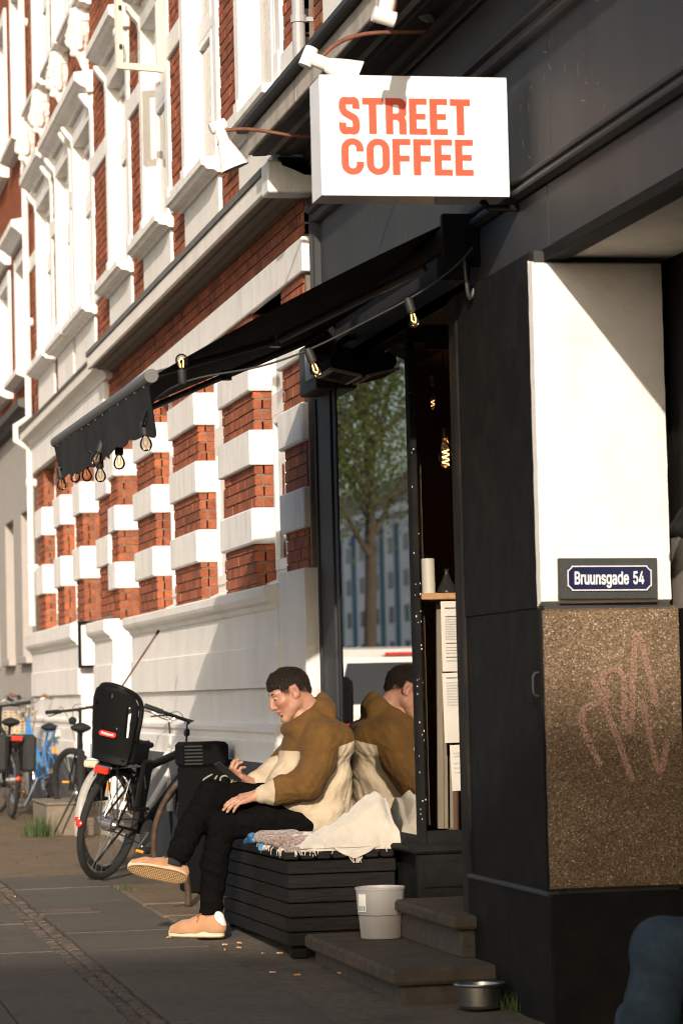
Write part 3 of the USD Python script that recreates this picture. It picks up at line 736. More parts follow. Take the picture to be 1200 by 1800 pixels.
# return pane beside the door
put(SH, 'return_frame', cat(bev(.056, .40, 13.225, 13.29, .52, .585, .004), bev(.056, .40, 13.225, 13.29, 2.83, 2.90, .004), bev(.355, .40, 13.225, 13.29, .585, 2.83, .004), bev(.12, .355, 13.24, 13.28, 2.745 if False else 2.80, 2.83, .002)), slatedark)
put(SH, 'return_pane', (np.array([[.055, 13.26, .585], [.355, 13.26, .585], [.355, 13.26, 2.8], [.055, 13.26, 2.8]]), np.array([[0, 1, 2], [0, 2, 3]])), glass('return_glass', (.93, .94, .93), 1.5))
put(SH, 'return_base', cat(bev(.0, .40, 13.19, 13.24, .28, .49, .008), bev(-.03, .40, 13.165, 13.24, .485, .53, .012), bev(.03, .36, 13.178, 13.20, .33, .45, .006)), slatedark)
put(SH, 'door', cat(bev(.40, .45, 12.2, 13.28, .29, 2.5, .006), bev(.385, .45, 12.25, 13.2, .40, 1.2, .006)), slatedark)
put(SH, 'transom_light', bx(.42, .43, 12.2, 13.28, 2.5, 2.9), pane)
put(SH, 'door_post', cat(bev(-.005, .12, 12.13, 12.30, .28, 2.90, .008), bev(-.02, .02, 12.10, 12.16, .28, 2.90, .006)), mat('worn_black_paint', (.009, .0085, .008), .7, .3, 14, .3, 40, dirt=(.06, .042, .028), dirt_scale=9, dirt_amt=.5, spec=.15, stretch=(1, 1, .2)))
put(SH, 'lintel_beam', bev(.03, .4, 12.1, 15.0, 2.895, 2.96, .004), slatedark)
# interior
put(SH, 'room', cat(bx(.42, 3.6, 11.0, 15.55, .24, .28), bx(.12, .42, 13.3, 15.55, .24, .28), bx(.13, 3.6, 11.0, 15.55, 2.92, 2.96), bx(3.55, 3.6, 11.0, 15.55, .28, 2.92), bx(.13, 3.6, 15.5, 15.55, .28, 2.92), bx(.6, 3.6, 11.0, 11.05, .28, 2.92)), mat('dark_room_paint', (.13, .07, .042), .8, .3, 3))
put(SH, 'wood_panel', bx(.085, .135, 13.5, 13.53, .6, 2.8), mat('brown_wood', (.10, .06, .035), .6, .3, 8, .2, 30, stretch=(6, 6, .6)))
sl = put(SH, 'window_shelf', bev(.07, .38, 13.30, 13.62, 1.645, 1.675, .004), mat('pine_board', (.42, .22, .10), .5, .2, 8, .2, 30, stretch=(6, .5, 6)))
put(SH, 'wall_shelf', bx(.9, 1.4, 15.1, 15.5, 1.5, 1.54), LOOKS['brown_wood'])
# pillar
roughcast = usdkit.material(stage, '/World/Looks/roughcast', {
    'geo': ('geometry', {}), 'v': ('voronoi_texture', {'scale': 230.0, 'randomness': 1.0}), 'n': ('noise_texture', {'scale': 70.0, 'detail': 3.0}), 'big': ('noise_texture', {'scale': 3.0, 'detail': 5.0, 'roughness': .65}),
    'sep': ('separate_color', {}), 'r': ('rgb_ramp', {'ramp': [(0, (.055, .034, .02)), (.45, (.16, .108, .062)), (.8, (.235, .165, .098)), (.955, (.29, .215, .14)), (.975, (.5, .43, .33)), (1, (.54, .48, .39))]}),
    'br': ('rgb_ramp', {'ramp': [(.3, (.75, .73, .7)), (.7, (1.12, 1.1, 1.08))]}), 'm': ('mix_color', {'blend_type': 'multiply', 'fac': 1.0}), 'b': ('bump', {'strength': .9, 'distance': .004}),
    'p': ('principled_bsdf', {'roughness': .75, 'specular_ior_level': .4})},
    [('geo.position', 'v.vector'), ('geo.position', 'n.vector'), ('geo.position', 'big.vector'), ('v.color', 'sep.color'), ('sep.r', 'r.fac'), ('big.fac', 'br.fac'), ('r.color', 'm.a'), ('br.color', 'm.b'), ('m.result', 'p.base_color'), ('v.distance', 'b.height'), ('b.normal', 'p.normal')], surface='p.BSDF')
def uneven(x0, x1, z0, z1, y, nx, nz, amp, seed, back=.06):
    """a pillar face that is not quite true: a displaced sheet with returns at its edges"""
    def fn(u, w):
        x = x0 + u * (x1 - x0); zz = z0 + w * (z1 - z0)
        e = np.minimum(np.minimum(u, 1 - u) * nx, np.minimum(w, 1 - w) * nz)
        dy = amp * (meshkit.fbm(np.stack([x * 9, zz * 9, 0 * x], -1), 3, seed) - .5)
        yy = np.where(e < .5, y + back, np.where(e < 1.5, y + .006, y + dy))
        x = np.where((u * nx > .5) & (u * nx < 1.5), x0 + .002, x); x = np.where(((1 - u) * nx > .5) & ((1 - u) * nx < 1.5), x1 - .002, x)
        return np.stack([x + np.where(e < 1.5, amp * .35 * (meshkit.fbm(np.stack([zz * 14, 0 * x, 0 * x], -1), 3, seed) - .5), 0), yy, zz], -1)
    return grid_mesh(fn, nx + 1, nz + 1)
put(SH, 'pillar_core', bx(.0, .50, 10.88, 12.13, -.2, 2.90), slate)
put(SH, 'pillar_render', uneven(-.018, .50, 1.535, 2.865, 10.85, 30, 70, .010, 3), mat('lime_render', (.74, .71, .67), .85, .04, 5, .35, 70, dirt=(.5, .46, .40), dirt_scale=2.2, dirt_amt=.45, spec=.2), smooth=40)
put(SH, 'pillar_roughcast', uneven(-.014, .525, .452, 1.533, 10.845, 34, 64, .012, 8), roughcast, smooth=40)
put(SH, 'pillar_side', cat(bev(-.012, .02, 10.90, 12.13, 1.53, 2.90, .004), bev(-.008, .02, 10.90, 12.13, .45, 1.525, .004), bev(-.022, .0, 10.865, 10.93, .45, 1.53, .006)), slatedark)
put(SH, 'pillar_base', cat(bev(-.022, .52, 10.83, 12.14, -.3, .448, .008)), slatedark)
put(SH, 'base_moulding', bev(-.03, .02, 10.84, 12.12, .438, .458, .006), slate)
hk = put(SH, 'door_hook', tube(smooth_path([(-.022, 10.90, 1.285), (-.040, 10.90, 1.28), (-.046, 10.90, 1.24), (-.040, 10.90, 1.20), (-.024, 10.90, 1.195)], 16), .005, 8), mat('old_steel', (.035, .034, .033), .6, .2, 20, metal=.5))
# bay right of the pillar
put(SH, 'soffit', bev(.12, .9, 6.5, 12.1, 2.875, 2.895, .002), soffitm)
put(SH, 'soffit_edge', bev(FX, .125, 6.5, 10.85, 2.86, 2.90, .004), slatedark)
put(SH, 'bay_wall', cat(bx(.545, .9, 6.5, 11.0, 1.80, 2.875), bx(.545, .9, 6.5, 11.0, -.2, 1.52)), slatedark)
put(SH, 'bay_panel', bx(.55, .9, 6.5, 11.0, 1.52, 1.80), mat('grey_render', (.22, .2, .18), .85, .1, 6, .3, 60))
put(SH, 'corner_end', bx(.03, 3.6, 6.4, 6.5, -.2, 9.6), slate)

# steps at the shop door
stepstone = mat('step_stone', (.062, .050, .039), .85, .3, 14, .6, 60, dirt=(.13, .09, .06), dirt_scale=3.0, dirt_amt=.4, spec=.25)
st = thing('shop_steps', 'two worn dark stone steps up to the shop door', 'steps', (-.2, 12.5, -.02))
put(st, 'lower_tread', bev(-.455, .02, 11.70, 12.86, .045, .112, .014), stepstone)
put(st, 'lower_tread', bev(-.450, .02, 12.865, 13.62, .043, .110, .014), stepstone)
put(st, 'lower_riser', bev(-.405, .03, 11.74, 13.60, -.25, .043, .012), mat('step_riser', (.055, .045, .036), .9, .3, 14, .6, 60))
put(st, 'upper_tread', bev(-.125, .41, 12.0, 13.19, .235, .288, .012), stepstone)
put(st, 'upper_riser', bev(-.085, .41, 12.04, 13.188, .11, .233, .01), LOOKS['step_riser'])

# ------------------------------------------------------------------ letters of the sign, cut as heavy grotesque capitals
def letter(c, w, h, s):
    """polygon of a heavy condensed capital of width w, height h, stroke s"""
    R = lambda x0, y0, x1, y1: sbox(x0, y0, x1, y1)
    def rr(x0, y0, x1, y1, r): return sbox(x0 + r, y0 + r, x1 - r, y1 - r).buffer(r, 10)
    if c == 'T': return unary_union([R(0, h - s * .92, w, h), R(w / 2 - s * .52, 0, w / 2 + s * .52, h)])
    if c == 'E': return unary_union([R(0, 0, s * 1.02, h), R(0, 0, w, s * .82), R(0, h - s * .82, w, h), R(0, h / 2 - s * .40, w * .92, h / 2 + s * .40)])
    if c == 'F': return unary_union([R(0, 0, s * 1.02, h), R(0, h - s * .82, w, h), R(0, h * .46 - s * .40, w * .94, h * .46 + s * .40)])
    if c == 'O': return rr(0, 0, w, h, w * .48).difference(rr(s, s * .85, w - s, h - s * .85, (w - 2 * s) * .49))
    if c == 'C':
        ring = rr(0, 0, w, h, w * .48).difference(rr(s, s * .85, w - s, h - s * .85, (w - 2 * s) * .49))
        return ring.difference(R(w - s * 1.2, h * .36, w + 1, h * .64))
    if c == 'R':
        bowl = rr(-w * .6, h * .40, w, h, w * .36).intersection(R(0, 0, w, h))
        hole = rr(s * .2, h * .40 + s * .85, w - s * 1.02, h - s * .85, w * .12).intersection(R(s * 1.02, 0, w, h))
        leg = Polygon([(w - s * 1.02, 0), (w, 0), (w, h * .36), (w * .93, h * .46), (w * .62, h * .47), (w * .5, h * .40), (w - s * 1.25, h * .39), (w - s * 1.02, h * .33)])
        return unary_union([R(0, 0, s * 1.02, h), bowl.difference(hole), leg])
    if c == 'S':
        m = s / 2; x0, x1 = m, w - m
        pts = [(x1, h * .69), (x1, h - m - w * .16), (w * .78, h - m * .95), (w / 2, h - m * .9), (w * .22, h - m * .95), (x0, h - m - w * .17), (x0, h * .72), (x0 + w * .06, h * .625), (w / 2, h * .51), (x1 - w * .05, h * .40), (x1, h * .29), (x1, m + w * .16), (w * .78, m * .95), (w / 2, m * .9), (w * .22, m * .95), (x0, m + w * .16), (x0, h * .31)]
        from scipy.interpolate import splprep, splev
        tck, _ = splprep(np.array(pts).T, s=0.0, k=2); q = np.array(splev(np.linspace(0, 1, 90), tck)).T
        return LineString(q).buffer(m * .98, cap_style=2)
SX0, SX1, SZ0, SZ1, SY = -.775, -.035, 3.148, 3.612, 11.1
sg = thing('shop_sign', 'white lightbox sign reading STREET COFFEE in orange capitals', 'sign', (SX1, SY, SZ0))
acryl = mat('white_acrylic', (.80, .79, .78), .3, .01, 3, spec=.5, coat=.2)
put(sg, 'box', cat(bx(SX0, SX1, SY + .004, SY + .21, SZ0, SZ1)), mat('sign_casing', (.72, .69, .68), .35, .02, 4))
put(sg, 'face', bev(SX0 + .004, SX1 - .004, SY - .003, SY + .004, SZ0 + .004, SZ1 - .004, .002), acryl)
put(sg, 'trim', cat(bx(SX0 - .002, SX1 + .002, SY - .004, SY + .012, SZ1 - .004, SZ1 + .003), bx(SX0 - .002, SX1 + .002, SY - .004, SY + .012, SZ0 - .003, SZ0 + .004), bx(SX0 - .003, SX0 + .004, SY - .004, SY + .012, SZ0 + .004, SZ1 - .004), bx(SX1 - .004, SX1 + .003, SY - .004, SY + .012, SZ0 + .004, SZ1 - .004)), acryl)
W_, H_ = SX1 - SX0, SZ1 - SZ0
orange = mat('orange_letter', (.62, .075, .03), .4, .03, 5)
def word(txt, xf0, xf1, zf0, zf1, widths):
    h = H_ * (zf1 - zf0); x = SX0 + W_ * xf0; span = W_ * (xf1 - xf0)
    gap = .0108; tw = sum(widths); unit = (span - gap * (len(txt) - 1)) / tw
    for c, wd in zip(txt, widths):
        w = unit * wd
        p = affinity.translate(letter(c, w, h, h * .205), x, SZ0 + H_ * zf0)
        put(sg, 'letter', extrude(p, .002, 'y', SY - .0052), orange)
        x += w + gap
word('STREET', .0955, .802, .512, .818, [1.02, 1.0, 1.02, .88, .88, 1.0])
word('COFFEE', .104, .812, .168, .474, [1.1, 1.14, .9, .9, .9, .9])
put(sg, 'bracket', cat(tube([(-.12, SY + .1, SZ0), (-.09, SY + .1, SZ0 - .03), (.03, SY + .1, SZ0 - .03)], .014, 8)), slatedark)

# ------------------------------------------------------------------ gooseneck lamps above the sign
lampwhite = mat('lamp_enamel', (.78, .76, .72), .35, .03, 6, coat=.2)
rust = mat('rusty_arm', (.17, .065, .035), .7, .3, 30, .3, 80, metal=.3)
def lamp(y, head, axis, label, arm_mid):
    t = thing('gooseneck_lamp', label, 'lamp', (-.1, y, 4.0), group=None)
    ro = np.array([-.10, y, 4.055]); head = np.array([head[0], y, head[1]]); ax = np.array([axis[0], axis[2] if len(axis) > 2 else 0, axis[1]], float); ax /= np.linalg.norm(ax)
    M = aim(head, head + ax)
    prof = [(.0, -.032), (.022, -.031), (.027, -.025), (.029, .0), (.029, .04), (.033, .045), (.056, .115), (.074, .182), (.072, .183), (.053, .115), (.027, .05), (.0, .045)]
    put(t, 'shade', xf(lathe(prof, 36), M), lampwhite, smooth=35)
    put(t, 'cap', xf(mv(tube([(-.042, 0, 0), (.042, 0, 0)], .029, 16), 0, 0, -.043), M), lampwhite, smooth=30)
    put(t, 'arm', tube(smooth_path([ro + (0, 0, -.02), ro + (-.12, 0, -.025), np.array([arm_mid[0], y, arm_mid[1]]), head + ax * -.02 + np.array([.03, 0, .0])], 24), .0095, 10), rust, smooth=True)
    put(t, 'rosette', cat(xf(lathe([(0, 0), (.045, 0), (.045, .008), (.03, .022), (.014, .028), (0, .03)], 20), aim(ro + (0, 0, .055), ro + (-.6, 0, -.8)))), mat('rosette_iron', (.16, .15, .145), .6, .3, 20))
lamp(14.5, (-.615, 4.035), (.36, -.93), 'white lamp leaning out over the brick house string course', (-.40, 4.055))
lamp(12.15, (-.575, 3.90), (.92, -.40, -.1), 'white lamp directly behind the top edge of the lit sign', (-.44, 4.0))
lamp(10.55, (-.625, 3.76), (.25, .95), 'white lamp highest in the picture at its top edge', (-.36, 4.02))

# ------------------------------------------------------------------ awning
AY0, AY1 = 11.95, 15.72
aw = thing('awning', 'black folding awning stretched out over the shop window', 'awning', (-.7, AY0, 2.3))
fabric = mat('black_awning_cloth', (.010, .010, .0105), .92, .25, 14, .3, 200, spec=.15)
def afab(u, w):
    x = -.06 - u * 1.27; y = AY0 + w * (AY1 - AY0 - .80 * (1 - u))
    z = 3.19 - .65 * u + .02 * np.sin(PI * u) - .012 * np.sin(PI * w) + .05 * w * u - .12 * w * (1 - u)
    return np.stack([x, y, z], -1)
v1, f1 = grid_mesh(afab, 20, 30); v2 = v1 - [0, 0, .004]
put(aw, 'canopy', cat((v1, f1[:, ::-1]), (v2, f1)), fabric, smooth=True)
xb, zb0, zb1 = -1.345, 2.535, 2.60
alu = mat('awning_bar', (.10, .098, .095), .5, .1, 8, metal=.2)
put(aw, 'front_bar', tube([(xb, AY0 - .04, zb0), (xb, AY1 + .04, zb1)], .028, 14), alu, smooth=40)
put(aw, 'bar_end', cat(tube([(xb, AY0 - .05, zb0), (xb, AY0 - .035, zb0)], .029, 14)), mat('bar_end_plastic', (.10, .095, .09), .5, .05, 8))
def valance(u, w):
    y = AY0 - .02 + u * (AY1 - AY0 + .03); base = zb0 + (zb1 - zb0) * u - .02
    sc = .018 * np.abs(np.sin(u * PI * 11)) - .02 * np.sin(u * 9) ** 2
    x = xb - .012 + w * .012 + .012 * np.sin(u * 34) * w + .02 * np.sin(u * 13 + 1) * w
    z = base - w * (.205 + sc)
    return np.stack([x, y, z], -1)
v1, f1 = grid_mesh(valance, 180, 10); v2 = v1 + [.003, 0, 0]
put(aw, 'valance', cat((v1, f1), (v2, f1[:, ::-1])), mat('valance_cloth', (.022, .0215, .022), .9, .25, 10, .3, 200, spec=.15), smooth=True)
for k in range(13):
    y = AY0 + .1 + k * .29
    put(aw, 'clip', bx(xb - .014, xb + .0, y, y + .03, zb0 + (zb1 - zb0) * (y - AY0) / 3.7 - .036, zb0 + (zb1 - zb0) * (y - AY0) / 3.7 - .026), mat('dark_clip', (.05, .05, .05), .5, .1, 9))
put(aw, 'roller', tube([(-.085, AY0 - .1, 3.12), (-.085, AY1 - .80, 3.12)], .045, 16), slatedark, smooth=40)
for m_ in (bev(-.13, .03, AY0 - .12, AY0 - .08, 2.98, 3.2, .006), bev(-.16, -.02, AY0 - .14, AY0 - .125, 2.92, 3.02, .006), bev(-.13, .03, AY1 - .80, AY1 - .76, 2.98, 3.18, .006)): put(aw, 'wall_bracket', m_, slatedark)
put(aw, 'crank_hook', tube(smooth_path([(-.05, AY0 - .16, 3.0), (-.045, AY0 - .17, 2.9), (-.03, AY0 - .16, 2.84), (-.01, AY0 - .15, 2.88)], 14), .009, 8), mat('dull_steel', (.05, .05, .05), .5, .1, 9, metal=.6))
armm = mat('arm_aluminium', (.16, .155, .15), .35, .1, 8, metal=.4)
for ya, ye, yw in ((AY0 + .35, AY0 + .2, AY0 + .9), (AY1 - 1.1, AY1 - .3, AY1 - 1.5)):
    put(aw, 'upper_arm', tube([(-.10, ya, 3.04), (-.66, yw, 2.79)], .018, 10), armm, smooth=40)
    put(aw, 'fore_arm', tube([(-.66, yw, 2.79), (xb + .02, ye, 2.56)], .015, 10), armm, smooth=40)
    put(aw, 'elbow_joint', tube([(-.66, yw, 2.765), (-.66, yw, 2.815)], .026, 12), armm, smooth=40)

# ------------------------------------------------------------------ string of bulbs
sl_ = thing('string_lights', 'string of round bulbs hung under the awning and its valance', 'string lights', (-.7, 12, 2.3))
cablem = mat('rubber_cable', (.012, .012, .012), .6, .1, 9)
cpts = [(-.03, 11.72, 3.04), (-.14, 11.8, 2.93), (-.275, 11.86, 2.845), (-.48, 11.86, 2.74), (-.70, 11.86, 2.635), (-.95, 11.9, 2.56), (-1.21, 11.95, 2.51), (-1.335, 12.1, 2.42), (-1.34, 12.25, 2.355), (-1.335, 12.7, 2.40), (-1.335, 13.1, 2.345), (-1.335, 13.7, 2.40), (-1.335, 13.86, 2.345), (-1.335, 14.2, 2.42), (-1.335, 14.5, 2.40), (-1.335, 14.83, 2.43), (-1.335, 15.3, 2.45), (-1.335, 15.66, 2.45)]
put(sl_, 'cable', tube(smooth_path(cpts, 140), .005, 8), cablem, smooth=True)
bulbglass = usdkit.material(stage, '/World/Looks/bulb_glass', {'f': ('fresnel', {'IOR': 1.45}), 't': ('transparent_bsdf', {'color': (.96, .90, .80)}), 'g': ('glossy_bsdf', {'color': (1, 1, 1), 'roughness': .02}), 'm': ('mix_closure', {})}, [('f.fac', 'm.fac'), ('t.BSDF', 'm.closure1'), ('g.BSDF', 'm.closure2')], surface='m.closure')
warm = glow('warm_filament', (1.0, .52, .16), 6.0)
def bulb(p, d, r=.024, lit=True):
    p = np.asarray(p, float); M = aim(p, p + np.asarray(d, float))
    s = put(sl_, 'socket', xf(lathe([(0, -.01), (.016, -.01), (.019, 0), (.019, .045), (.0165, .05), (0, .05)], 16), M), cablem, smooth=35)
    b = put(sl_, 'bulb', xf(lathe([(0, .048), (.012, .05), (.016, .058), (r * .80, .064), (r * 1.02, .074), (r * 1.12, .087), (r * 1.02, .100), (r * .75, .109), (r * .4, .114), (0, .116)], 20), M), bulbglass, smooth=True)
    put(b, 'filament', xf(tube([(.006, -.002, .06), (.009, .004, .085), (.0, -.004, .098), (-.009, .004, .085), (-.006, -.002, .06)], .0022, 6), M), warm if lit else glow('faint_filament', (1, .5, .2), 6.0 * .08))
bulb((-.275, 11.86, 2.84), (.25, -.1, -1)); bulb((-.70, 11.86, 2.63), (.35, -.1, -1)); bulb((-1.21, 11.95, 2.515), (-.05, -.1, 1))
for y, z, dx in ((12.25, 2.37, .1), (13.1, 2.36, 0), (13.72, 2.42, -.4), (13.86, 2.36, .05), (14.5, 2.41, .15), (14.83, 2.43, -.1), (15.66, 2.45, .1)):
    bulb((-1.335, y, z), (dx, 0, -1), lit=False)

# ------------------------------------------------------------------ heater by the window
ht = thing('patio_heater', 'black wall heater with wire grille above the shop window', 'heater', (-.03, 14.4, 2.8))
Mh = trimesh.transformations.translation_matrix((-.055, 14.42, 2.83)) @ trimesh.transformations.rotation_matrix(.22, [0, 1, 0])
put(ht, 'housing', xf(cat(bev(-.085, .085, -.19, .19, -.02, .07, .03), bev(-.05, .06, -.12, .12, .06, .11, .02)), Mh), slatedark, smooth=30)
hf = put(ht, 'face_frame', xf(cat(bx(-.082, -.062, -.185, .185, -.032, -.018), bx(.062, .082, -.185, .185, -.032, -.018), bx(-.062, .062, -.185, -.165, -.032, -.018), bx(-.062, .062, .165, .185, -.032, -.018)), Mh), mat('heater_frame', (.30, .27, .22), .5, .1, 9))
put(hf, 'element', xf(cat(bx(-.05, -.035, -.16, .16, -.02, -.015), bx(.03, .045, -.16, .16, -.02, -.015)), Mh), mat('ceramic', (.35, .2, .12), .7, .2, 20))
put(ht, 'grille', xf(cat(*[bx(-.062, .062, -.165 + i * .03, -.163 + i * .03, -.034, -.032) for i in range(12)], *[bx(-.06 + i * .024, -.058 + i * .024, -.165, .165, -.036, -.034) for i in range(6)]), Mh), LOOKS['old_steel'])
put(ht, 'arm', cat(tube(smooth_path([(-.05, 14.42, 2.90), (-.05, 14.42, 2.97), (0, 14.42, 3.0), (.05, 14.42, 3.0)], 12), .016, 10)), slatedark, smooth=True)
eb = thing('switch_box', 'grey control box on the pilaster beside the heater', 'box', (-.04, 15.2, 2.8))
put(eb, 'box', bev(-.075, .03, 14.95, 15.42, 2.80, 3.06, .008), slate)
put(eb, 'cover', bev(-.085, -.075, 15.0, 15.2, 2.86, 3.02, .004), mat('light_grey_plastic', (.30, .31, .32), .5, .05, 8))
put(eb, 'conduit', tube([(-.03, 15.0, 3.06), (-.03, 15.0, 3.2)], .012, 8), slatedark)

# ------------------------------------------------------------------ street name plate
pl = thing('street_name_plate', 'dark blue enamel plate reading Bruunsgade 54 on the pillar', 'sign', (.24, 10.85, 1.56))
put(pl, 'backboard', xf(bev(.045, .435, 10.818, 10.842, 1.557, 1.714, .003), trimesh.transformations.rotation_matrix(.012, [0, 1, 0], (.24, 10.85, 1.63))), mat('black_board', (.022, .024, .022), .55, .2, 14, .2, 60))
def cutcorner(x0, x1, z0, z1, c):
    return Polygon([(x0 + c, z0), (x1 - c, z0), (x1 - c, z0 + c * .35), (x1 - c * .35, z0 + c), (x1, z0 + c), (x1, z1 - c), (x1 - c * .35, z1 - c), (x1 - c, z1 - c * .35), (x1 - c, z1), (x0 + c, z1), (x0 + c, z1 - c * .35), (x0 + c * .35, z1 - c), (x0, z1 - c), (x0, z0 + c), (x0 + c * .35, z0 + c), (x0 + c, z0 + c * .35)])
Mp = trimesh.transformations.rotation_matrix(.012, [0, 1, 0], (.24, 10.85, 1.63))
out = cutcorner(.075, .41, 1.588, 1.686, .016)
put(pl, 'plate', xf(extrude(out, .006, 'y', 10.812), Mp), mat('blue_enamel', (.006, .009, .045), .18, .1, 6, coat=.6))
enw = mat('white_enamel', (.78, .76, .74), .3, .05, 20)
put(pl, 'border', xf(extrude(out.buffer(-.002).difference(out.buffer(-.0055)), .0012, 'y', 10.8106), Mp), enw)
def flat_text(s, h, x0, x1, z, y, bold=True):
    v, f = VF(meshkit.text_mesh(s, h, .0012, bold))
    wv = v[:, 0].max() - v[:, 0].min()
    X = x0 + (v[:, 0] - v[:, 0].min()) / wv * (x1 - x0)
    return np.stack([X, y - v[:, 2], z + v[:, 1]], 1), f
put(pl, 'lettering', xf(cat(flat_text('Bruunsgade', .046, .105, .318, 1.615, 10.8118), flat_text('54', .046, .336, .378, 1.615, 10.8118)), Mp), enw)

# menus on the return pane
def sheet_paper(x0, x1, z0, z1, label, lines, skew=0.0, seed=0):
    t = thing('paper_notice', label, 'notice', ((x0 + x1) / 2, 13.25, z0))
    M = trimesh.transformations.rotation_matrix(skew, [0, 1, 0], ((x0 + x1) / 2, 13.25, z1))
    r = np.random.default_rng(seed)
    def fn(u, w):
        x = x0 + u * (x1 - x0); zz = z0 + w * (z1 - z0)
        return np.stack([x, 13.252 - .004 * np.sin(u * 3.1) - .006 * (1 - w) ** 3 * np.sin(u * 5 + seed), zz], -1)
    v, f = grid_mesh(fn, 8, 12); v2 = v + [0, .0008, 0]
    put(t, 'sheet', xf(cat((v, f), (v2, f[:, ::-1])), M), mat('notice_paper', (.46, .43, .375), .7, .05, 8), smooth=True)
    pr = []
    for (a, b, zz, th) in lines:
        xx = x0 + a * (x1 - x0); xe = x0 + b * (x1 - x0); zc = z0 + zz * (z1 - z0)
        n = max(1, int((xe - xx) / .009)) if th < .0025 else 1
        for k in range(n):
            q0 = xx + (xe - xx) * k / n; q1 = q0 + (xe - xx) / n * (r.uniform(.6, .92) if n > 1 else 1)
            pr.append(bx(q0, q1, 13.2405, 13.2412, zc, zc + th))
    put(t, 'print', xf(cat(*pr), M), mat('printed_ink', (.16, .2, .22), .8, .1, 9), kind='stuff')
txt = lambda zs, a=.12, b=.86, th=.0018: [(a, b, z, th) for z in zs]
sheet_paper(.155, .292, 1.312, 1.635, 'taller printed menu sheet just under the candle shelf', [(.12, .8, .9, .004)] + txt(np.arange(.74, .45, -.035)) + [(.12, .8, .78, .003), (.12, .8, .40, .003), (.12, .8, .2, .003)] + txt((.34, .3, .26, .15)), 0, 1)
sheet_paper(.153, .290, .985, 1.305, 'pale printed sheet in the middle of the door window', [(.12, .7, .93, .003)] + txt(np.arange(.86, .5, -.04)), -.012, 2)
sheet_paper(.180, .292, .765, .975, 'small printed sheet lowest in the door window', txt((.82, .75, .6, .5, .4)) + [(.7, .85, .22, .02)], -.03, 3)

# things on and behind the shelf
cd = thing('candle', 'thick white pillar candle standing on the window shelf', 'candle', (.165, 13.36, 1.675))
put(cd, 'wax', lathe([(0, 1.675), (.03, 1.675), (.031, 1.68), (.031, 1.832), (.028, 1.838), (.012, 1.832), (0, 1.83)], 24, (.125, 13.36, 0)), mat('wax', (.5, .47, .39), .5, .03, 9), smooth=40)
put(cd, 'wick', tube([(.125, 13.36, 1.83), (.122, 13.36, 1.855)], .0022, 6), slatedark)
fl = solo('flask', lathe([(0, 1.675), (.045, 1.675), (.048, 1.69), (.02, 1.745), (.011, 1.765), (.011, 1.785), (.014, 1.79), (0, 1.79)], 20, (.222, 13.40, 0)), mat('dark_glass', (.02, .02, .02), .1, .1, 6, coat=.5), 'small dark flask beside the candle on the window shelf', 'flask', smooth=40)
sh2 = solo('dried_flower', cat(*[tube([(.29, 13.42, 1.68), (.29 + RNG.normal(0, .03), 13.42 + RNG.normal(0, .03), 1.68 + RNG.uniform(.01, .05))], .006, 6) for _ in range(9)]), mat('dried', (.2, .13, .08), .8, .3, 30), 'brown dried flower heads at the right end of the window shelf', 'flowers')
for i, (pos, lab, r) in enumerate((((.375, 14.0, 2.36), 'large glowing filament bulb hanging inside the shop', .048), ((.40, 14.35, 2.66), 'small clear bulb hanging higher inside the shop', .03))):
    t = thing('pendant_bulb', lab, 'lamp', pos); x, y, z = pos
    if i == 0:
        pl_ = UsdLux.SphereLight.Define(stage, t.path + '/lamp_light'); pl_.CreateRadiusAttr(.008); pl_.CreateIntensityAttr(400.0); pl_.CreateColorAttr(Gf.Vec3f(1, .55, .25)); pl_.CreateNormalizeAttr(False)
    put(t, 'cord', tube([(x, y, z + .14), (x, y, 2.92)], .003, 6), cablem)
    put(t, 'socket', lathe([(0, z + .09), (.014, z + .09), (.014, z + .14), (0, z + .145)], 14, (x, y, 0)), LOOKS['brass'])
    put(t, 'bulb', lathe([(0, z - r * 1.15), (r * .6, z - r * .95), (r, z - r * .1), (r * .8, z + r * .6), (r * .35, z + .075), (.013, z + .09), (0, z + .09)], 24, (x, y, 0)), bulbglass, smooth=True)
    a = np.linspace(0, 6 * PI, 90) if i == 0 else np.linspace(0, 3 * PI, 50)
    s_ = np.linspace(1, -1, len(a))
    put(t, 'filament', tube(np.stack([x + .016 * np.cos(a) * (1 if i == 0 else .5), y + .016 * np.sin(a) * (1 if i == 0 else .5), z + .038 * s_ * (1 if i == 0 else .4)], 1), .0028, 6), warm if i == 0 else glow('dim_filament', (1, .5, .2), 6.0 * .25))
lt = thing('leaning_laths', 'pale wooden laths leaning inside the door window', 'laths', (.17, 13.45, .58))
for (a, b, h) in ((.155, .16, 1.1), (.185, .18, .62), (.20, .215, .85)):
    put(lt, 'lath', xf(bev(a, a + .028, 13.42, 13.44, .585, .585 + h, .002), trimesh.transformations.rotation_matrix(.02, [0, 1, 0], (a, 13.43, .6))), mat('lath_wood', (.19, .155, .11), .6, .15, 9, stretch=(5, 5, .5)))
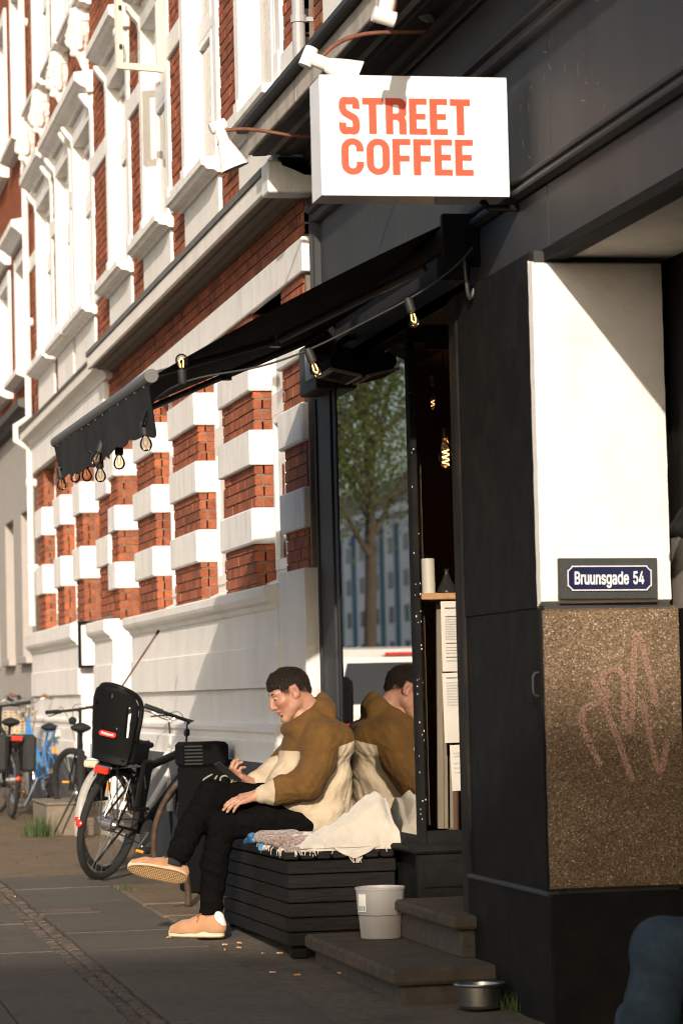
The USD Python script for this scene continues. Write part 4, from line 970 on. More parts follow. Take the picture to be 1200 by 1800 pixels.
# lamp in the bay
bl = thing('bay_lamp', 'black shaded wall lamp poking out beside the white pillar', 'lamp', (.5, 10.6, 1.8))
B = Blob((.30, 10.4, 1.65), (.62, 10.75, 2.0), .008)
B.cone((.56, 10.58, 1.86), (.50, 10.58, 1.84), .06, .055, .03).cone((.50, 10.58, 1.84), (.44, 10.57, 1.815), .05, .028, .03).cone((.47, 10.575, 1.80), (.53, 10.575, 1.765), .03, .022, .02)
put(bl, 'shade', B.mesh(), slatedark, smooth=True)
put(bl, 'switch', lathe([(0, 0), (.009, 0), (.009, .02), (0, .022)], 10, (.475, 10.545, 1.752)), mat('ivory_plastic', (.6, .55, .45), .5, .05, 8))
put(bl, 'wall_plate', bev(.535, .548, 10.52, 10.66, 1.8, 1.95, .004), slatedark)
# chalk scrawl on the roughcast
gr = thing('graffiti', 'faint pink chalk scrawl on the brown roughcast pillar', 'graffiti', (.25, 10.84, .9))
pinkm = usdkit.material(stage, '/World/Looks/pink_chalk', {'geo': ('geometry', {}), 'n': ('noise_texture', {'scale': 120.0, 'detail': 2.0}), 'r': ('rgb_ramp', {'ramp': [(.36, (.5, .5, .5)), (.58, (1, 1, 1))]}), 't': ('transparent_bsdf', {}), 'd': ('diffuse_bsdf', {'color': (.36, .215, .17)}), 'm': ('mix_closure', {})},
    [('geo.position', 'n.vector'), ('n.fac', 'r.fac'), ('r.color', 'm.fac'), ('d.BSDF', 'm.closure1'), ('t.BSDF', 'm.closure2')], surface='m.closure')
def on_face(x, y): return (.0 + (x - 955) / 462.0, 1.53 - (y - 1070) / 462.0)
for st_ in ([(1015, 1270), (1035, 1240), (1060, 1225), (1050, 1195), (1075, 1180), (1090, 1230), (1100, 1285)], [(1100, 1285), (1108, 1180), (1118, 1120), (1135, 1180), (1150, 1245)], [(1035, 1200), (1060, 1260), (1085, 1330), (1100, 1372)], [(1010, 1270), (1025, 1310), (1042, 1345)], [(1120, 1240), (1135, 1300), (1150, 1360), (1165, 1310)]):
    q = smooth_path([(*on_face(*s), 0) for s in st_], 40)[:, :2]
    put(gr, 'stroke', extrude(LineString(q).buffer(.012, cap_style=1).simplify(.0008), .0012, 'y', 10.8325), pinkm)

# ================================================================== bench, textiles, bucket, bowl
bn = thing('planter_bench', 'black stained slatted box bench under the shop window', 'bench', (-.26, 14.6, 0))
MB_ = trimesh.transformations.rotation_matrix(-.010, [1, 0, 0], (0, 13.67, .49))
def pb(name, m): return put(bn, name, xf(m, MB_), blackwood)
bz = [.052, .118, .185, .252, .319, .386, .450]
for i, z in enumerate(bz[:-1]):
    j = RNG.uniform(-.003, .003)
    pb('side_plank', bev(-.519 + j, -.495 + j, 13.672, 15.58 + RNG.uniform(-.01, .01), z, bz[i + 1] - .005, .004))
    pb('end_plank', bev(-.518, -.004 + RNG.uniform(-.006, .004), 13.648 + j, 13.671 + j, z, bz[i + 1] - .005, .004))
    pb('rear_plank', bev(-.03, -.006, 13.672, 15.58, z, bz[i + 1] - .005, .004))
    pb('end_plank', bev(-.494, -.031, 15.556, 15.58, z, bz[i + 1] - .005, .004))
for k in range(7):
    a = -.528 + k * .0755
    pb('seat_slat', bev(a, a + .064, 13.632 + RNG.uniform(-.006, .006), 15.60, .453, .487, .006))
for (a, b) in ((-.50, 13.69), (-.10, 13.69), (-.50, 15.47), (-.10, 15.47)):
    pb('foot', bev(a, a + .075, b, b + .07, -.005 if b < 14 else .025, .05, .004))
    pb('corner_post', bev(a, a + .05, b, b + .05, .052, .45, .004))
pb('inner_lining', bx(-.49, -.04, 13.68, 15.55, .07, .44))

wool = usdkit.material(stage, '/World/Looks/woven_rug', {'geo': ('geometry', {}), 'w': ('noise_texture', {'scale': 95.0, 'detail': 4.0, 'roughness': .8}), 'mp': ('mapping', {'mapping_type': 'point', 'scale': (1.0, .25, 1.0)}),
    'r': ('rgb_ramp', {'ramp': [(.32, (.07, .05, .048)), (.45, (.16, .115, .10)), (.55, (.24, .18, .16)), (.68, (.5, .42, .38))]}), 'b': ('bump', {'strength': .8, 'distance': .006}), 'p': ('principled_bsdf', {'roughness': .95, 'specular_ior_level': .1, 'sheen_weight': .3})},
    [('geo.position', 'mp.vector'), ('mp.vector', 'w.vector'), ('w.fac', 'r.fac'), ('r.color', 'p.base_color'), ('w.fac', 'b.height'), ('b.normal', 'p.normal')], surface='p.BSDF')
rg = thing('woven_rug', 'folded brown and grey woven rug with fringe on the bench seat', 'rug', (-.3, 14.3, .5))
def rug_layer(x0, x1, y0, y1, z, th, seed):
    B = Blob((x0 - .08, y0 - .08, z - .06), (x1 + .08, y1 + .08, z + th + .10), .009)
    for i in range(5):
        t0 = i / 4
        B.cone((x0 + .02, y0 + (y1 - y0) * t0, z + th / 2), (x1 - .02, y0 + (y1 - y0) * t0, z + th / 2), th / 2, th / 2, .05)
    n = int((y1 - y0) / .05)
    for i in range(n):
        yy = y0 + (y1 - y0) * i / max(n - 1, 1)
        B.cone((x0, yy, z + th / 2), (x1, yy, z + th / 2), th / 2, th / 2 * .9, .03)
    B.ruffle(lambda p: (meshkit.fbm(p * 9 + seed, 3, seed) - .5) * .028 + (meshkit.noise(p * 45, seed) - .5) * .006)
    return B.mesh()
put(rg, 'rug', cat(rug_layer(-.50, -.03, 13.70, 14.35, .478, .030, 3), rug_layer(-.44, -.14, 13.80, 14.30, .505, .035, 9)), wool, smooth=True)
put(rg, 'rug_fold', rug_layer(-.515, -.33, 13.95, 14.45, .50, .045, 5), wool, smooth=True)
fr = []
for i in range(46):
    a = RNG.uniform(-.52, -.02); b0 = 13.66 if i < 22 else None
    if b0 is None: p0 = (-.515, RNG.uniform(13.75, 14.4), .50); p1 = (p0[0] - RNG.uniform(.005, .02), p0[1] + RNG.normal(0, .01), .50 - RNG.uniform(.02, .045))
    else: p0 = (a, 13.672, .495); p1 = (a + RNG.normal(0, .008), 13.628, .495 - RNG.uniform(.015, .03))
    m_ = (np.array(p0) + p1) / 2 + [-.006 if b0 is None else 0, -.012 if b0 else 0, .006]
    fr.append(tube([p0, m_, p1], [.0028, .0024, .0012], 5))
put(rg, 'fringe', cat(*fr), mat('wool_fringe', (.5, .43, .38), .95, .25, 40), kind='stuff')
cu = thing('blue_cushion', 'blue patterned cushion corner peeping over the bench edge', 'cushion', (-.45, 14.55, .48))
B = Blob((-.62, 14.2, .40), (-.2, 14.85, .64), .009)
B.ell((-.44, 14.46, .515), (.09, .16, .034), .02).cone((-.48, 14.33, .515), (-.535, 14.27, .478), .036, .016, .03).cone((-.5, 14.72, .51), (-.53, 14.76, .49), .03, .014, .03)
B.ruffle(lambda p: (meshkit.fbm(p * 14, 2, 6) - .5) * .016)
put(cu, 'cover', B.mesh(), usdkit.material(stage, '/World/Looks/blue_print', {'geo': ('geometry', {}), 'v': ('voronoi_texture', {'scale': 42.0}), 's': ('separate_color', {}), 'r': ('rgb_ramp', {'ramp': [(.2, (.008, .012, .03)), (.5, (.012, .07, .20)), (.8, (.03, .19, .34)), (.95, (.3, .36, .4))]}), 'p': ('principled_bsdf', {'roughness': .85})},
    [('geo.position', 'v.vector'), ('v.color', 's.color'), ('s.r', 'r.fac'), ('r.color', 'p.base_color')], surface='p.BSDF'), smooth=True)
fleece = mat('cream_fleece', (.45, .41, .345), .98, .06, 18, .6, 160, spec=.1, sheen=.35)
bk = thing('cream_blanket', 'crumpled cream fleece blanket heaped at the bench end', 'blanket', (-.12, 14.0, .49))
def heap(u, w):
    x = -.46 + u * .50; y = 13.655 + w * .72
    q1 = np.stack([x * 4.5 + y * 2.5, y * 3 - x * 2.5, 0 * x], -1); q2 = np.stack([x * 10 - y * 6, y * 5 + x * 5, 0 * x + 3], -1)
    r1 = np.clip(1 - np.abs(2 * meshkit.fbm(q1, 3, 21) - 1) * 1.8, 0, 1) ** 1.3; r2 = np.clip(1 - np.abs(2 * meshkit.fbm(q2, 2, 8) - 1) * 1.8, 0, 1)
    t = np.clip((x + .46) / .45, 0, 1); ridge = np.where(t < .9, (t / .9) ** 1.5, np.sqrt(np.clip(1 - ((t - .9) / .16) ** 2, 0, 1)))
    bell = np.exp(-(np.abs(y - 13.86 - .30 * (x + .1)) / (.24 - .10 * (1 - t))) ** 2.6)
    edge = np.clip(np.minimum(np.minimum(u, (1 - u) * 2), np.minimum(w, 1 - w)) * 9, 0, 1) ** .6
    h = .016 + (.185 * ridge * bell + .050 * r1 * (.3 + t) + .020 * r2) * edge
    fall = np.clip(.06 - w, 0, 1)
    return np.stack([x + .03 * (r2 - .5) * (1 - edge), y - .03 * fall + .03 * (r1 - .5) * (1 - edge), .487 + h], -1)
v1, f1 = grid_mesh(heap, 90, 120)
nb_ = v1.copy(); nb_[:, 2] = np.maximum(nb_[:, 2] - .014, .488)
put(bk, 'blanket', cat((v1, f1), (nb_, f1[:, ::-1])), fleece, smooth=True)
def corner(u, w):                                               # the corner that hangs over the end of the bench
    x = -.30 + u * .20; k = 1 - np.abs(2 * u - 1)
    z = .505 - w * .055 * k ** .7; y = 13.668 - .042 * np.clip(w * 3, 0, 1) + .004 * np.sin(u * 14)
    return np.stack([x, y, z], -1)
v1, f1 = grid_mesh(corner, 24, 12)
put(bk, 'blanket_corner', cat((v1, f1[:, ::-1]), (v1 + [0, .006, 0], f1)), fleece, smooth=True)
bfr = [tube([(x_, 13.66 + RNG.normal(0, .006), .475), (x_ + RNG.normal(0, .01), 13.635, .455), (x_ + RNG.normal(0, .012), 13.63, .43)], [.003, .0025, .0015], 5) for x_ in RNG.uniform(-.22, -.17, 9)]
put(bk, 'tassel', cat(*bfr), fleece)

gp = mat('grey_plastic', (.34, .325, .31), .5, .04, 8, .1, 60, dirt=(.3, .27, .24), dirt_scale=6, dirt_amt=.35)
bu = thing('plastic_bucket', 'light grey plastic bucket standing on the lower step', 'bucket', (-.17, 13.22, .11))
put(bu, 'lower_pail', lathe([(0, .112), (.088, .112), (.092, .116), (.100, .215), (.098, .216), (.09, .13), (0, .125)], 44, (-.17, 13.22, 0)), gp, smooth=35)
put(bu, 'upper_pail', lathe([(.097, .217), (.104, .22), (.111, .330), (.114, .332), (.114, .342), (.110, .343), (.107, .336), (.1, .23)], 44, (-.17, 13.22, 0)), gp, smooth=35)
a_ = np.radians(np.linspace(196, 222, 8))
lv = np.array([[-.17 + .1115 * math.cos(t), 13.22 + .1115 * math.sin(t), z] for t in a_ for z in (.235, .315)])
put(bu, 'sticker', (lv, np.array([[2 * i, 2 * i + 2, 2 * i + 3, 2 * i + 1] for i in range(7)])), LOOKS['paper_white'])
lv = np.array([[-.17 + .1122 * math.cos(t), 13.22 + .1122 * math.sin(t), z] for t in a_[1:7] for z in (.24, .262)])
put(bu, 'barcode', (lv, np.array([[2 * i, 2 * i + 2, 2 * i + 3, 2 * i + 1] for i in range(0, 5, 2)])), LOOKS['printed_ink'])
steel = mat('brushed_steel', (.45, .43, .41), .28, .1, 40, metal=1.0, stretch=(1, 1, 8))
gz = g(11.5)
db = thing('dog_bowl', 'shallow steel dog bowl on the pavement below the steps', 'bowl', (-.145, 11.48, gz))
put(db, 'bowl', lathe([(.0, gz + .002), (.078, gz + .002), (.080, gz + .006), (.084, gz + .083), (.098, gz + .088), (.103, gz + .092), (.100, gz + .097), (.082, gz + .092), (.072, gz + .03), (0, gz + .025)], 48, (-.145, 11.48, 0)), steel, smooth=35)
put(db, 'rubber_ring', lathe([(.079, gz), (.085, gz), (.086, gz + .008), (.081, gz + .010)], 40, (-.145, 11.48, 0)), cablem)

# ================================================================== the seated man
skin = usdkit.material(stage, '/World/Looks/skin', {'geo': ('geometry', {}), 'n': ('noise_texture', {'scale': 30.0, 'detail': 4.0}), 'r': ('rgb_ramp', {'ramp': [(.3, (.33, .165, .105)), (.7, (.42, .23, .16))]}), 'at': ('attribute', {'attribute': 'flush'}), 'm': ('mix_color', {'b': (.27, .075, .05)}),
    'bn': ('noise_texture', {'scale': 260.0, 'detail': 2.0}), 'b': ('bump', {'strength': .15, 'distance': .002}), 'p': ('principled_bsdf', {'roughness': .48, 'subsurface_weight': .12, 'subsurface_scale': .01, 'specular_ior_level': .4})},
    [('geo.position', 'n.vector'), ('n.fac', 'r.fac'), ('r.color', 'm.a'), ('at.fac', 'm.fac'), ('m.result', 'p.base_color'), ('geo.position', 'bn.vector'), ('bn.fac', 'b.height'), ('b.normal', 'p.normal')], surface='p.BSDF')
hairm = usdkit.material(stage, '/World/Looks/brown_hair', {'geo': ('geometry', {}), 'mp': ('mapping', {'mapping_type': 'point', 'scale': (1, 1, .3)}), 'n': ('noise_texture', {'scale': 220.0, 'detail': 3.0}), 'r': ('rgb_ramp', {'ramp': [(.3, (.008, .0045, .003)), (.7, (.030, .017, .010))]}), 'b': ('bump', {'strength': .9, 'distance': .006}), 'p': ('principled_bsdf', {'roughness': .55, 'specular_ior_level': .35})},
    [('geo.position', 'mp.vector'), ('mp.vector', 'n.vector'), ('n.fac', 'r.fac'), ('r.color', 'p.base_color'), ('n.fac', 'b.height'), ('b.normal', 'p.normal')], surface='p.BSDF')
MAN = thing('person', 'person in olive and cream jacket seated on the bench reading a phone', 'person', (-.5, 14.85, g(14.85)))
# --- head in its own frame: f forward, l to the person's left (towards the camera), u up; origin between the ears
PITCH = math.radians(27); HS = 1.0
Fh = np.array([-math.cos(PITCH), -.08, -math.sin(PITCH)]); Fh /= np.linalg.norm(Fh)
Uh = np.array([-math.sin(PITCH), 0, math.cos(PITCH)]); Uh -= Fh * (Uh @ Fh); Uh /= np.linalg.norm(Uh)
Lh = np.cross(Uh, Fh)
HO = np.array([-.268, 14.85, 1.230])
MH = np.eye(4); MH[:3, 0] = Fh * HS; MH[:3, 1] = Lh * HS; MH[:3, 2] = Uh * HS; MH[:3, 3] = HO
def head_blob(h=.0035):
    B = Blob((-.14, -.12, -.20), (.17, .12, .16), h)
    B.ell((-.012, 0, .034), (.100, .077, .080), .01)
    B.ell((.040, 0, -.02), (.062, .063, .092), .03)
    B.cone((.070, 0, -.098), (.086, 0, -.100), .026, .022, .02)
    for s in (-1, 1):
        B.cone((.01, s * .052, -.055), (.078, s * .016, -.100), .020, .020, .025)
        B.cone((.0, s * .058, -.02), (.01, s * .052, -.055), .018, .02, .02)
        B.ell((.068, s * .043, -.018), (.026, .022, .020), .02)                  # cheekbones
        B.cone((.088, s * .012, .034), (.074, s * .048, .036), .012, .012, .014)  # brow
        B.ell((.096, s * .031, .014), (.014, .017, .010), .012, op='s')          # eye sockets
        B.ell((.081, s * .031, .013), (.0135, .0135, .0125), .003)                # eyes
        B.cone((.092, s * .020, .0135), (.090, s * .043, .012), .0042, .0042, .004)  # lids
        B.ell((.108, s * .0125, -.030), (.010, .008, .008), .006)
    B.cone((.098, 0, .026), (.118, 0, -.018), .0095, .0115, .012).cone((.118, 0, -.018), (.121, 0, -.026), .0125, .0115, .008)
    B.cone((.104, 0, -.036), (.102, 0, -.05), .006, .006, .01)
    B.ell((.097, 0, -.056), (.014, .025, .0075), .006).ell((.094, 0, -.071), (.014, .021, .0085), .006)
    B.ell((.112, 0, -.0632), (.012, .026, .0016), .003, op='s')
    B.ell((.094, 0, -.084), (.010, .02, .006), .008, op='s')
    for s in (-1, 1):                                                            # ears
        R = np.array([[.95, -s * .25, .1], [s * .2, .97, 0], [-.15, 0, .98]]).T
        B.ell((-.010, s * .080, .003), (.021, .009, .034), .006, R=R)
        B.ell((-.004, s * .088, .006), (.011, .007, .019), .005, R=R, op='s')
        B.ell((.004, s * .078, -.024), (.008, .007, .010), .005)
    B.cone((-.030, 0, -.03), (-.062, 0, -.17), .056, .060, .035)
    return B
hv, hf = head_blob().mesh()
cheek = np.exp(-((hv[:, 0] - .075) ** 2 / .0007 + (hv[:, 2] + .025) ** 2 / .0008)) * .35 + np.exp(-((hv[:, 0] - .120) ** 2 / .0002 + (hv[:, 2] + .02) ** 2 / .0004)) * .3 + np.exp(-((np.abs(hv[:, 1]) - .085) ** 2 / .0002 + (hv[:, 2]) ** 2 / .002)) * .45 + np.exp(-((hv[:, 0] - .108) ** 2 / .0003 + (hv[:, 2] + .064) ** 2 / .00012)) * .8
head = xf((hv, hf), MH)
# --- hands: palm and five jointed fingers; P wrist, axes: d along the hand, n out of the back of the hand, s towards the thumb
def hand(P, d, n, side, curls, spread=.0, thumb=(.6, .5), size=1.0, h=.0028):
    d = np.array(d, float); d /= np.linalg.norm(d); n = np.array(n, float); n -= d * (n @ d); n /= np.linalg.norm(n); s = np.cross(d, n) * side
    W = lambda a, b, c: np.array(P) + size * (d * a + s * b + n * c)
    pts = []
    B = Blob(np.array(P) - .17 * size - .02, np.array(P) + .21 * size + .02, h)
    B.cone(W(-.07, 0, 0), W(0, 0, 0), .027 * size, .025 * size, .02).cone(W(0, .008, 0), W(.075, .024, .003), .021 * size, .0165 * size, .02).cone(W(0, -.008, 0), W(.072, -.026, 0), .020 * size, .015 * size, .02).cone(W(.01, 0, 0), W(.078, 0, .004), .020 * size, .016 * size, .015)
    lens = [(.045, .026, .021), (.050, .030, .023), (.046, .028, .022), (.036, .021, .019)]
    for k in range(4):
        b = .030 - k * .0195; base = np.array([.078 - abs(k - 1.2) * .005, b, .003])
        ang = 0.0; p = base; r = [.0095, .0088, .0082, .0072] if k < 3 else [.0083, .0076, .007, .0062]
        lat = (1.5 - k) * spread
        for q in range(3):
            ang += curls[k][q]
            nxt = p + lens[k][q] * np.array([math.cos(ang), lat, -math.sin(ang)])
            B.cone(W(*p), W(*nxt), r[q] * size, r[q + 1] * size, .004 if q else .007)
            p = nxt
        pts.append(W(*p))
    t0 = np.array([.018, .026, -.006]); a, c = thumb
    t1 = t0 + .038 * np.array([math.cos(a), math.sin(a), -.25]); t2 = t1 + .030 * np.array([math.cos(a - c), math.sin(a - c), -.3]); t3 = t2 + .024 * np.array([math.cos(a - 1.5 * c), math.sin(a - 1.5 * c), -.35])
    B.cone(W(*t0), W(*t1), .015 * size, .012 * size, .014).cone(W(*t1), W(*t2), .0112 * size, .010 * size, .005).cone(W(*t2), W(*t3), .010 * size, .0082 * size, .004)
    return B.mesh(), pts
# left hand lying on the thigh; right hand round the phone
lh, _ = hand((-.475, 14.70, .722), (-.96, .02, -.22), (-.15, -.35, .93), 1, [(.15, .25, .2), (.2, .25, .2), (.25, .3, .25), (.3, .35, .3)], .03, (.35, .2), 1.05)
PHd = np.array([-.76, -.05, .65]); PHd /= np.linalg.norm(PHd)            # long axis of the phone
PHw = np.array([.18, -.95, .22]); PHw -= PHd * (PHw @ PHd); PHw /= np.linalg.norm(PHw)   # short axis, towards the camera
PHn = np.cross(PHd, PHw)
if PHn @ np.array([.6, 0, .7]) < 0: PHn = -PHn
PC = np.array([-.582, 14.95, .835])
rh, _ = hand((-.452, 15.03, .775), (-.80, -.30, .50), -PHn + .25 * np.array([0, 1.0, 0]), -1, [(.35, 1.0, .75), (.4, 1.05, .8), (.45, 1.1, .8), (.5, 1.15, .85)], .02, (.5, .35), 1.08)
# --- hidden body under the clothes, meshed coarser
B = Blob((-1.02, 14.4, .05), (.08, 15.35, 1.25), .014)
B.chain([(-.15, 14.87, .60), (-.15, 14.87, .75), (-.14, 14.87, .92), (-.165, 14.86, 1.04)], [.15, .14, .15, .10], .06).cone((-.175, 14.86, 1.04), (-.215, 14.85, 1.12), .06, .055, .03)
B.chain([(-.15, 14.72, 1.02), (-.25, 14.63, .75), (-.475, 14.70, .725)], [.05, .042, .028], .03)
B.chain([(-.16, 15.02, 1.02), (-.28, 15.12, .78), (-.452, 15.03, .775)], [.05, .042, .028], .03)
KL, AL = np.array([-.645, 14.79, .575]), np.array([-.695, 14.86, .13])
KR, AR = np.array([-.69, 14.83, .725]), np.array([-.885, 14.68, .42])
B.chain([(-.15, 14.77, .59), KL, AL], [.08, .055, .036], .03).chain([(-.15, 14.97, .60), KR, AR], [.08, .055, .036], .03)
by = B.mesh()
bodyV, bodyF = cat(head, lh, rh, by)
flush = np.zeros(len(bodyV)); flush[:len(hv)] = np.clip(cheek, 0, .8)
body = put(MAN, 'body', (bodyV, bodyF), skin, smooth=True, attrs={'flush': flush})
# --- hair: a cap over the skull, thick on top, short at the sides, with a fringe
B = Blob((-.15, -.12, -.10), (.15, .12, .18), .0035)
B.ell((-.012, 0, .038), (.1035, .0795, .082), .01).cone((-.01, 0, .092), (.035, 0, .090), .028, .026, .04).cone((.03, .02, .088), (.062, .022, .078), .024, .012, .03).cone((.03, -.02, .088), (.062, -.022, .078), .024, .012, .03).cone((-.045, 0, -.005), (-.066, 0, -.018), .052, .038, .03)
sl_h, ph = B._sl(B.lo, B.lo + B.h * B.n)
f_, l_, u_ = ph[..., 0], ph[..., 1], ph[..., 2]
line = np.interp(f_, [-.14, -.075, -.035, -.028, .012, .020, .045, .052, .085, .12], [-.045, -.045, -.015, .040, .044, .000, .006, .048, .058, .062]) + np.where(f_ > .04, .018, .007) * (meshkit.noise(ph * np.array([60, 140, 60]), 2) - .5)
B.F = np.maximum(B.F, (line - u_).astype(np.float32) * .8)
B.ruffle(lambda p: (meshkit.fbm(p * np.array([70, 110, 60]), 3, 3) - .5) * .014)
put(MAN, 'hair', xf(B.mesh(), MH), hairm, smooth=True)
# single short hairs over the cap
def hairs(n, seed):
    r = np.random.default_rng(seed); pts = []
    v, f = B.mesh(); tri = v[f]; ar = np.linalg.norm(np.cross(tri[:, 1] - tri[:, 0], tri[:, 2] - tri[:, 0]), axis=1); nn = np.cross(tri[:, 1] - tri[:, 0], tri[:, 2] - tri[:, 0]); nn /= np.linalg.norm(nn, axis=1, keepdims=True) + 1e-12
    idx = r.choice(len(f), n, p=ar / ar.sum())
    w = r.dirichlet((1, 1, 1), n); p = (tri[idx] * w[..., None]).sum(1); nm = nn[idx]
    out = (p - [-.014, 0, .02]); out /= np.linalg.norm(out, axis=1, keepdims=True)
    nm = np.where((nm * out).sum(1, keepdims=True) < 0, -nm, nm)
    flow = np.stack([np.where(p[:, 2] > .06, .7, -.4), .15 * np.sign(p[:, 1]), np.where(p[:, 2] > .06, -.1, -.9)], 1) + r.normal(0, .45, (n, 3))
    flow -= nm * (flow * nm).sum(1, keepdims=True); L = np.where(p[:, 2] > .055, np.where(p[:, 0] > .03, .007, .014), .008) * r.uniform(.6, 1.3, n)
    p0 = p - nm * .002; p1 = p + nm * .004 + flow * L[:, None] * .5; p2 = p + nm * (.004 + .006 * r.uniform(0, 1, (n, 1))) + flow * L[:, None]
    return np.stack([p0, p1, p2], 1).reshape(-1, 3), n
hp, hn = hairs(14000, 5)
hp = hp @ MH[:3, :3].T + MH[:3, 3] - MAN.M[:3, 3]
hc = UsdGeom.BasisCurves.Define(stage, MAN.path + '/hair_strands')
hc.CreateTypeAttr('linear'); hc.CreatePointsAttr(Vt.Vec3fArray.FromNumpy(hp.astype(np.float32))); hc.CreateCurveVertexCountsAttr(Vt.IntArray.FromNumpy(np.full(hn, 3, np.int32)))
hc.CreateWidthsAttr(Vt.FloatArray.FromNumpy(np.tile([.0015, .0012, .0004], hn).astype(np.float32))); hc.SetWidthsInterpolation('vertex')
UsdShade.MaterialBindingAPI.Apply(hc.GetPrim()).Bind(hairm)
eb_ = []
for s in (-1, 1): eb_.append(xf(tube([(.098, s * .014, .034), (.094, s * .032, .041), (.080, s * .050, .036)], [.0035, .0042, .002], 8), MH))
put(MAN, 'eyebrow', eb_[0], hairm, smooth=True); put(MAN, 'eyebrow', eb_[1], hairm, smooth=True)
for s in (-1, 1):
    put(MAN, 'eyelash', xf(tube([(.0955, s * .020, .0105), (.0965, s * .031, .009), (.092, s * .042, .0095)], [.001, .0018, .001], 6), MH), hairm)

# --- jacket
JB = Blob((-.60, 14.38, .48), (.08, 15.36, 1.26), .0075)
JB.ell((-.155, 14.87, .93), (.165, .205, .17), .05).ell((-.185, 14.87, .76), (.185, .20, .16), .08).cone((-.12, 14.87, .66), (-.10, 14.87, .60), .16, .15, .08)
JB.cone((-.06, 14.76, .98), (-.06, 14.98, .98), .105, .105, .05).cone((-.13, 14.70, 1.0), (-.13, 15.04, 1.0), .085, .085, .06)
JB.cone((-.075, 14.80, .80), (-.075, 14.95, .80), .10, .10, .06)
JB.chain([(-.15, 14.69, 1.0), (-.175, 14.64, .88), (-.235, 14.615, .775), (-.36, 14.645, .745), (-.445, 14.69, .728)], [.074, .076, .072, .060, .046], .05)
JB.chain([(-.16, 15.05, 1.0), (-.24, 15.13, .87), (-.33, 15.12, .80), (-.42, 15.05, .782)], [.082, .08, .07, .05], .035)
JB.cone((-.305, 14.80, .79), (-.30, 14.92, .74), .08, .085, .06).cone((-.26, 14.78, .68), (-.14, 14.75, .60), .095, .105, .06).cone((-.29, 14.95, .70), (-.14, 14.98, .61), .09, .10, .05)
# collar and hood
JB.chain([(-.29, 14.85, 1.052), (-.27, 14.785, 1.062), (-.20, 14.76, 1.110), (-.125, 14.79, 1.160), (-.095, 14.86, 1.185), (-.125, 14.93, 1.175), (-.20, 14.955, 1.135), (-.27, 14.925, 1.07), (-.29, 14.85, 1.052)], [.016, .018, .022, .028, .030, .028, .022, .018, .016], .02)
JB.cone((-.085, 14.80, 1.13), (-.085, 14.92, 1.13), .045, .045, .04).cone((-.10, 14.86, 1.205), (-.085, 14.86, 1.15), .022, .05, .03)
JB.chain([(-.295, 14.84, 1.045), (-.25, 14.77, 1.05), (-.15, 14.76, 1.075)], [.03, .042, .05], .03)
JB.cone((-.235, 14.855, 1.24), (-.185, 14.855, 1.11), .054, .060, .012, op='s')
def seg_d(p, a, b):
    a, b = np.asarray(a), np.asarray(b); t = np.clip(((p - a) @ (b - a)) / ((b - a) @ (b - a)), 0, 1); return np.linalg.norm(p - a - t[:, None] * (b - a), axis=1)
def cloth_folds(p):
    x, y, z = p.T
    back = np.clip((x + .16) / .12, 0, 1) * np.clip((.95 - z) / .12, 0, 1)
    f = .007 * back * np.sin((z * .75 - x * .9 + y * .3) * 70 + 9 * meshkit.noise(p * 5, 2)) * meshkit.noise(p * 6, 12)
    arm = np.exp(-((x + .27) ** 2 + (z - .76) ** 2) / .012)
    f += .006 * arm * np.sin((x * .8 + z * .6) * 120 + 8 * meshkit.noise(p * 8, 4)) * meshkit.noise(p * 9, 14)
    hem = np.clip((.72 - z) / .1, 0, 1)
    f += .005 * hem * np.sin((x - z * .6) * 70 + 7 * meshkit.noise(p * 7, 6)) * meshkit.noise(p * 7, 16)
    f += (meshkit.fbm(p * 9, 3, 7) - .5) * .012
    # creases: narrow ridges running from the shoulder down the back, across the elbow and at the waist
    A = np.array([[.50, 0, .87], [0, 1, 0], [-.87, 0, .50]])
    q = (p @ A.T) * np.array([7.0, 9.0, 26.0]); w = meshkit.fbm(p * 6, 2, 31) * 2.2
    r1 = np.clip(1 - np.abs(2 * meshkit.fbm(q + w[:, None], 2, 17) - 1) * 1.5, 0, 1) ** 3
    A2 = np.array([[.75, 0, -.66], [0, 1, 0], [.66, 0, .75]])
    q2 = (p @ A2.T) * np.array([24.0, 8.0, 8.0]); r2 = np.clip(1 - np.abs(2 * meshkit.fbm(q2 + w[:, None], 2, 19) - 1) * 1.5, 0, 1) ** 3
    f -= .0065 * r1 * (.25 + .75 * np.clip((x + .22) / .12, 0, 1)) * np.clip((1.06 - z) / .1, 0, 1)
    f -= .0085 * r2 * np.clip(np.exp(-((x + .30) ** 2 + (z - .77) ** 2) / .02) + .45 * np.clip((.80 - z) / .1, 0, 1) * np.clip((-.10 - x) / .1, 0, 1), 0, 1)
    hole = np.minimum(seg_d(p, (-.085, 14.70, 1.10), (-.070, 14.655, 1.0)), seg_d(p, (-.070, 14.655, 1.0), (-.115, 14.645, .90)))
    f += .007 * np.exp(-(hole / .009) ** 2)
    return f
JB.ruffle(cloth_folds)
jv, jf = JB.mesh()
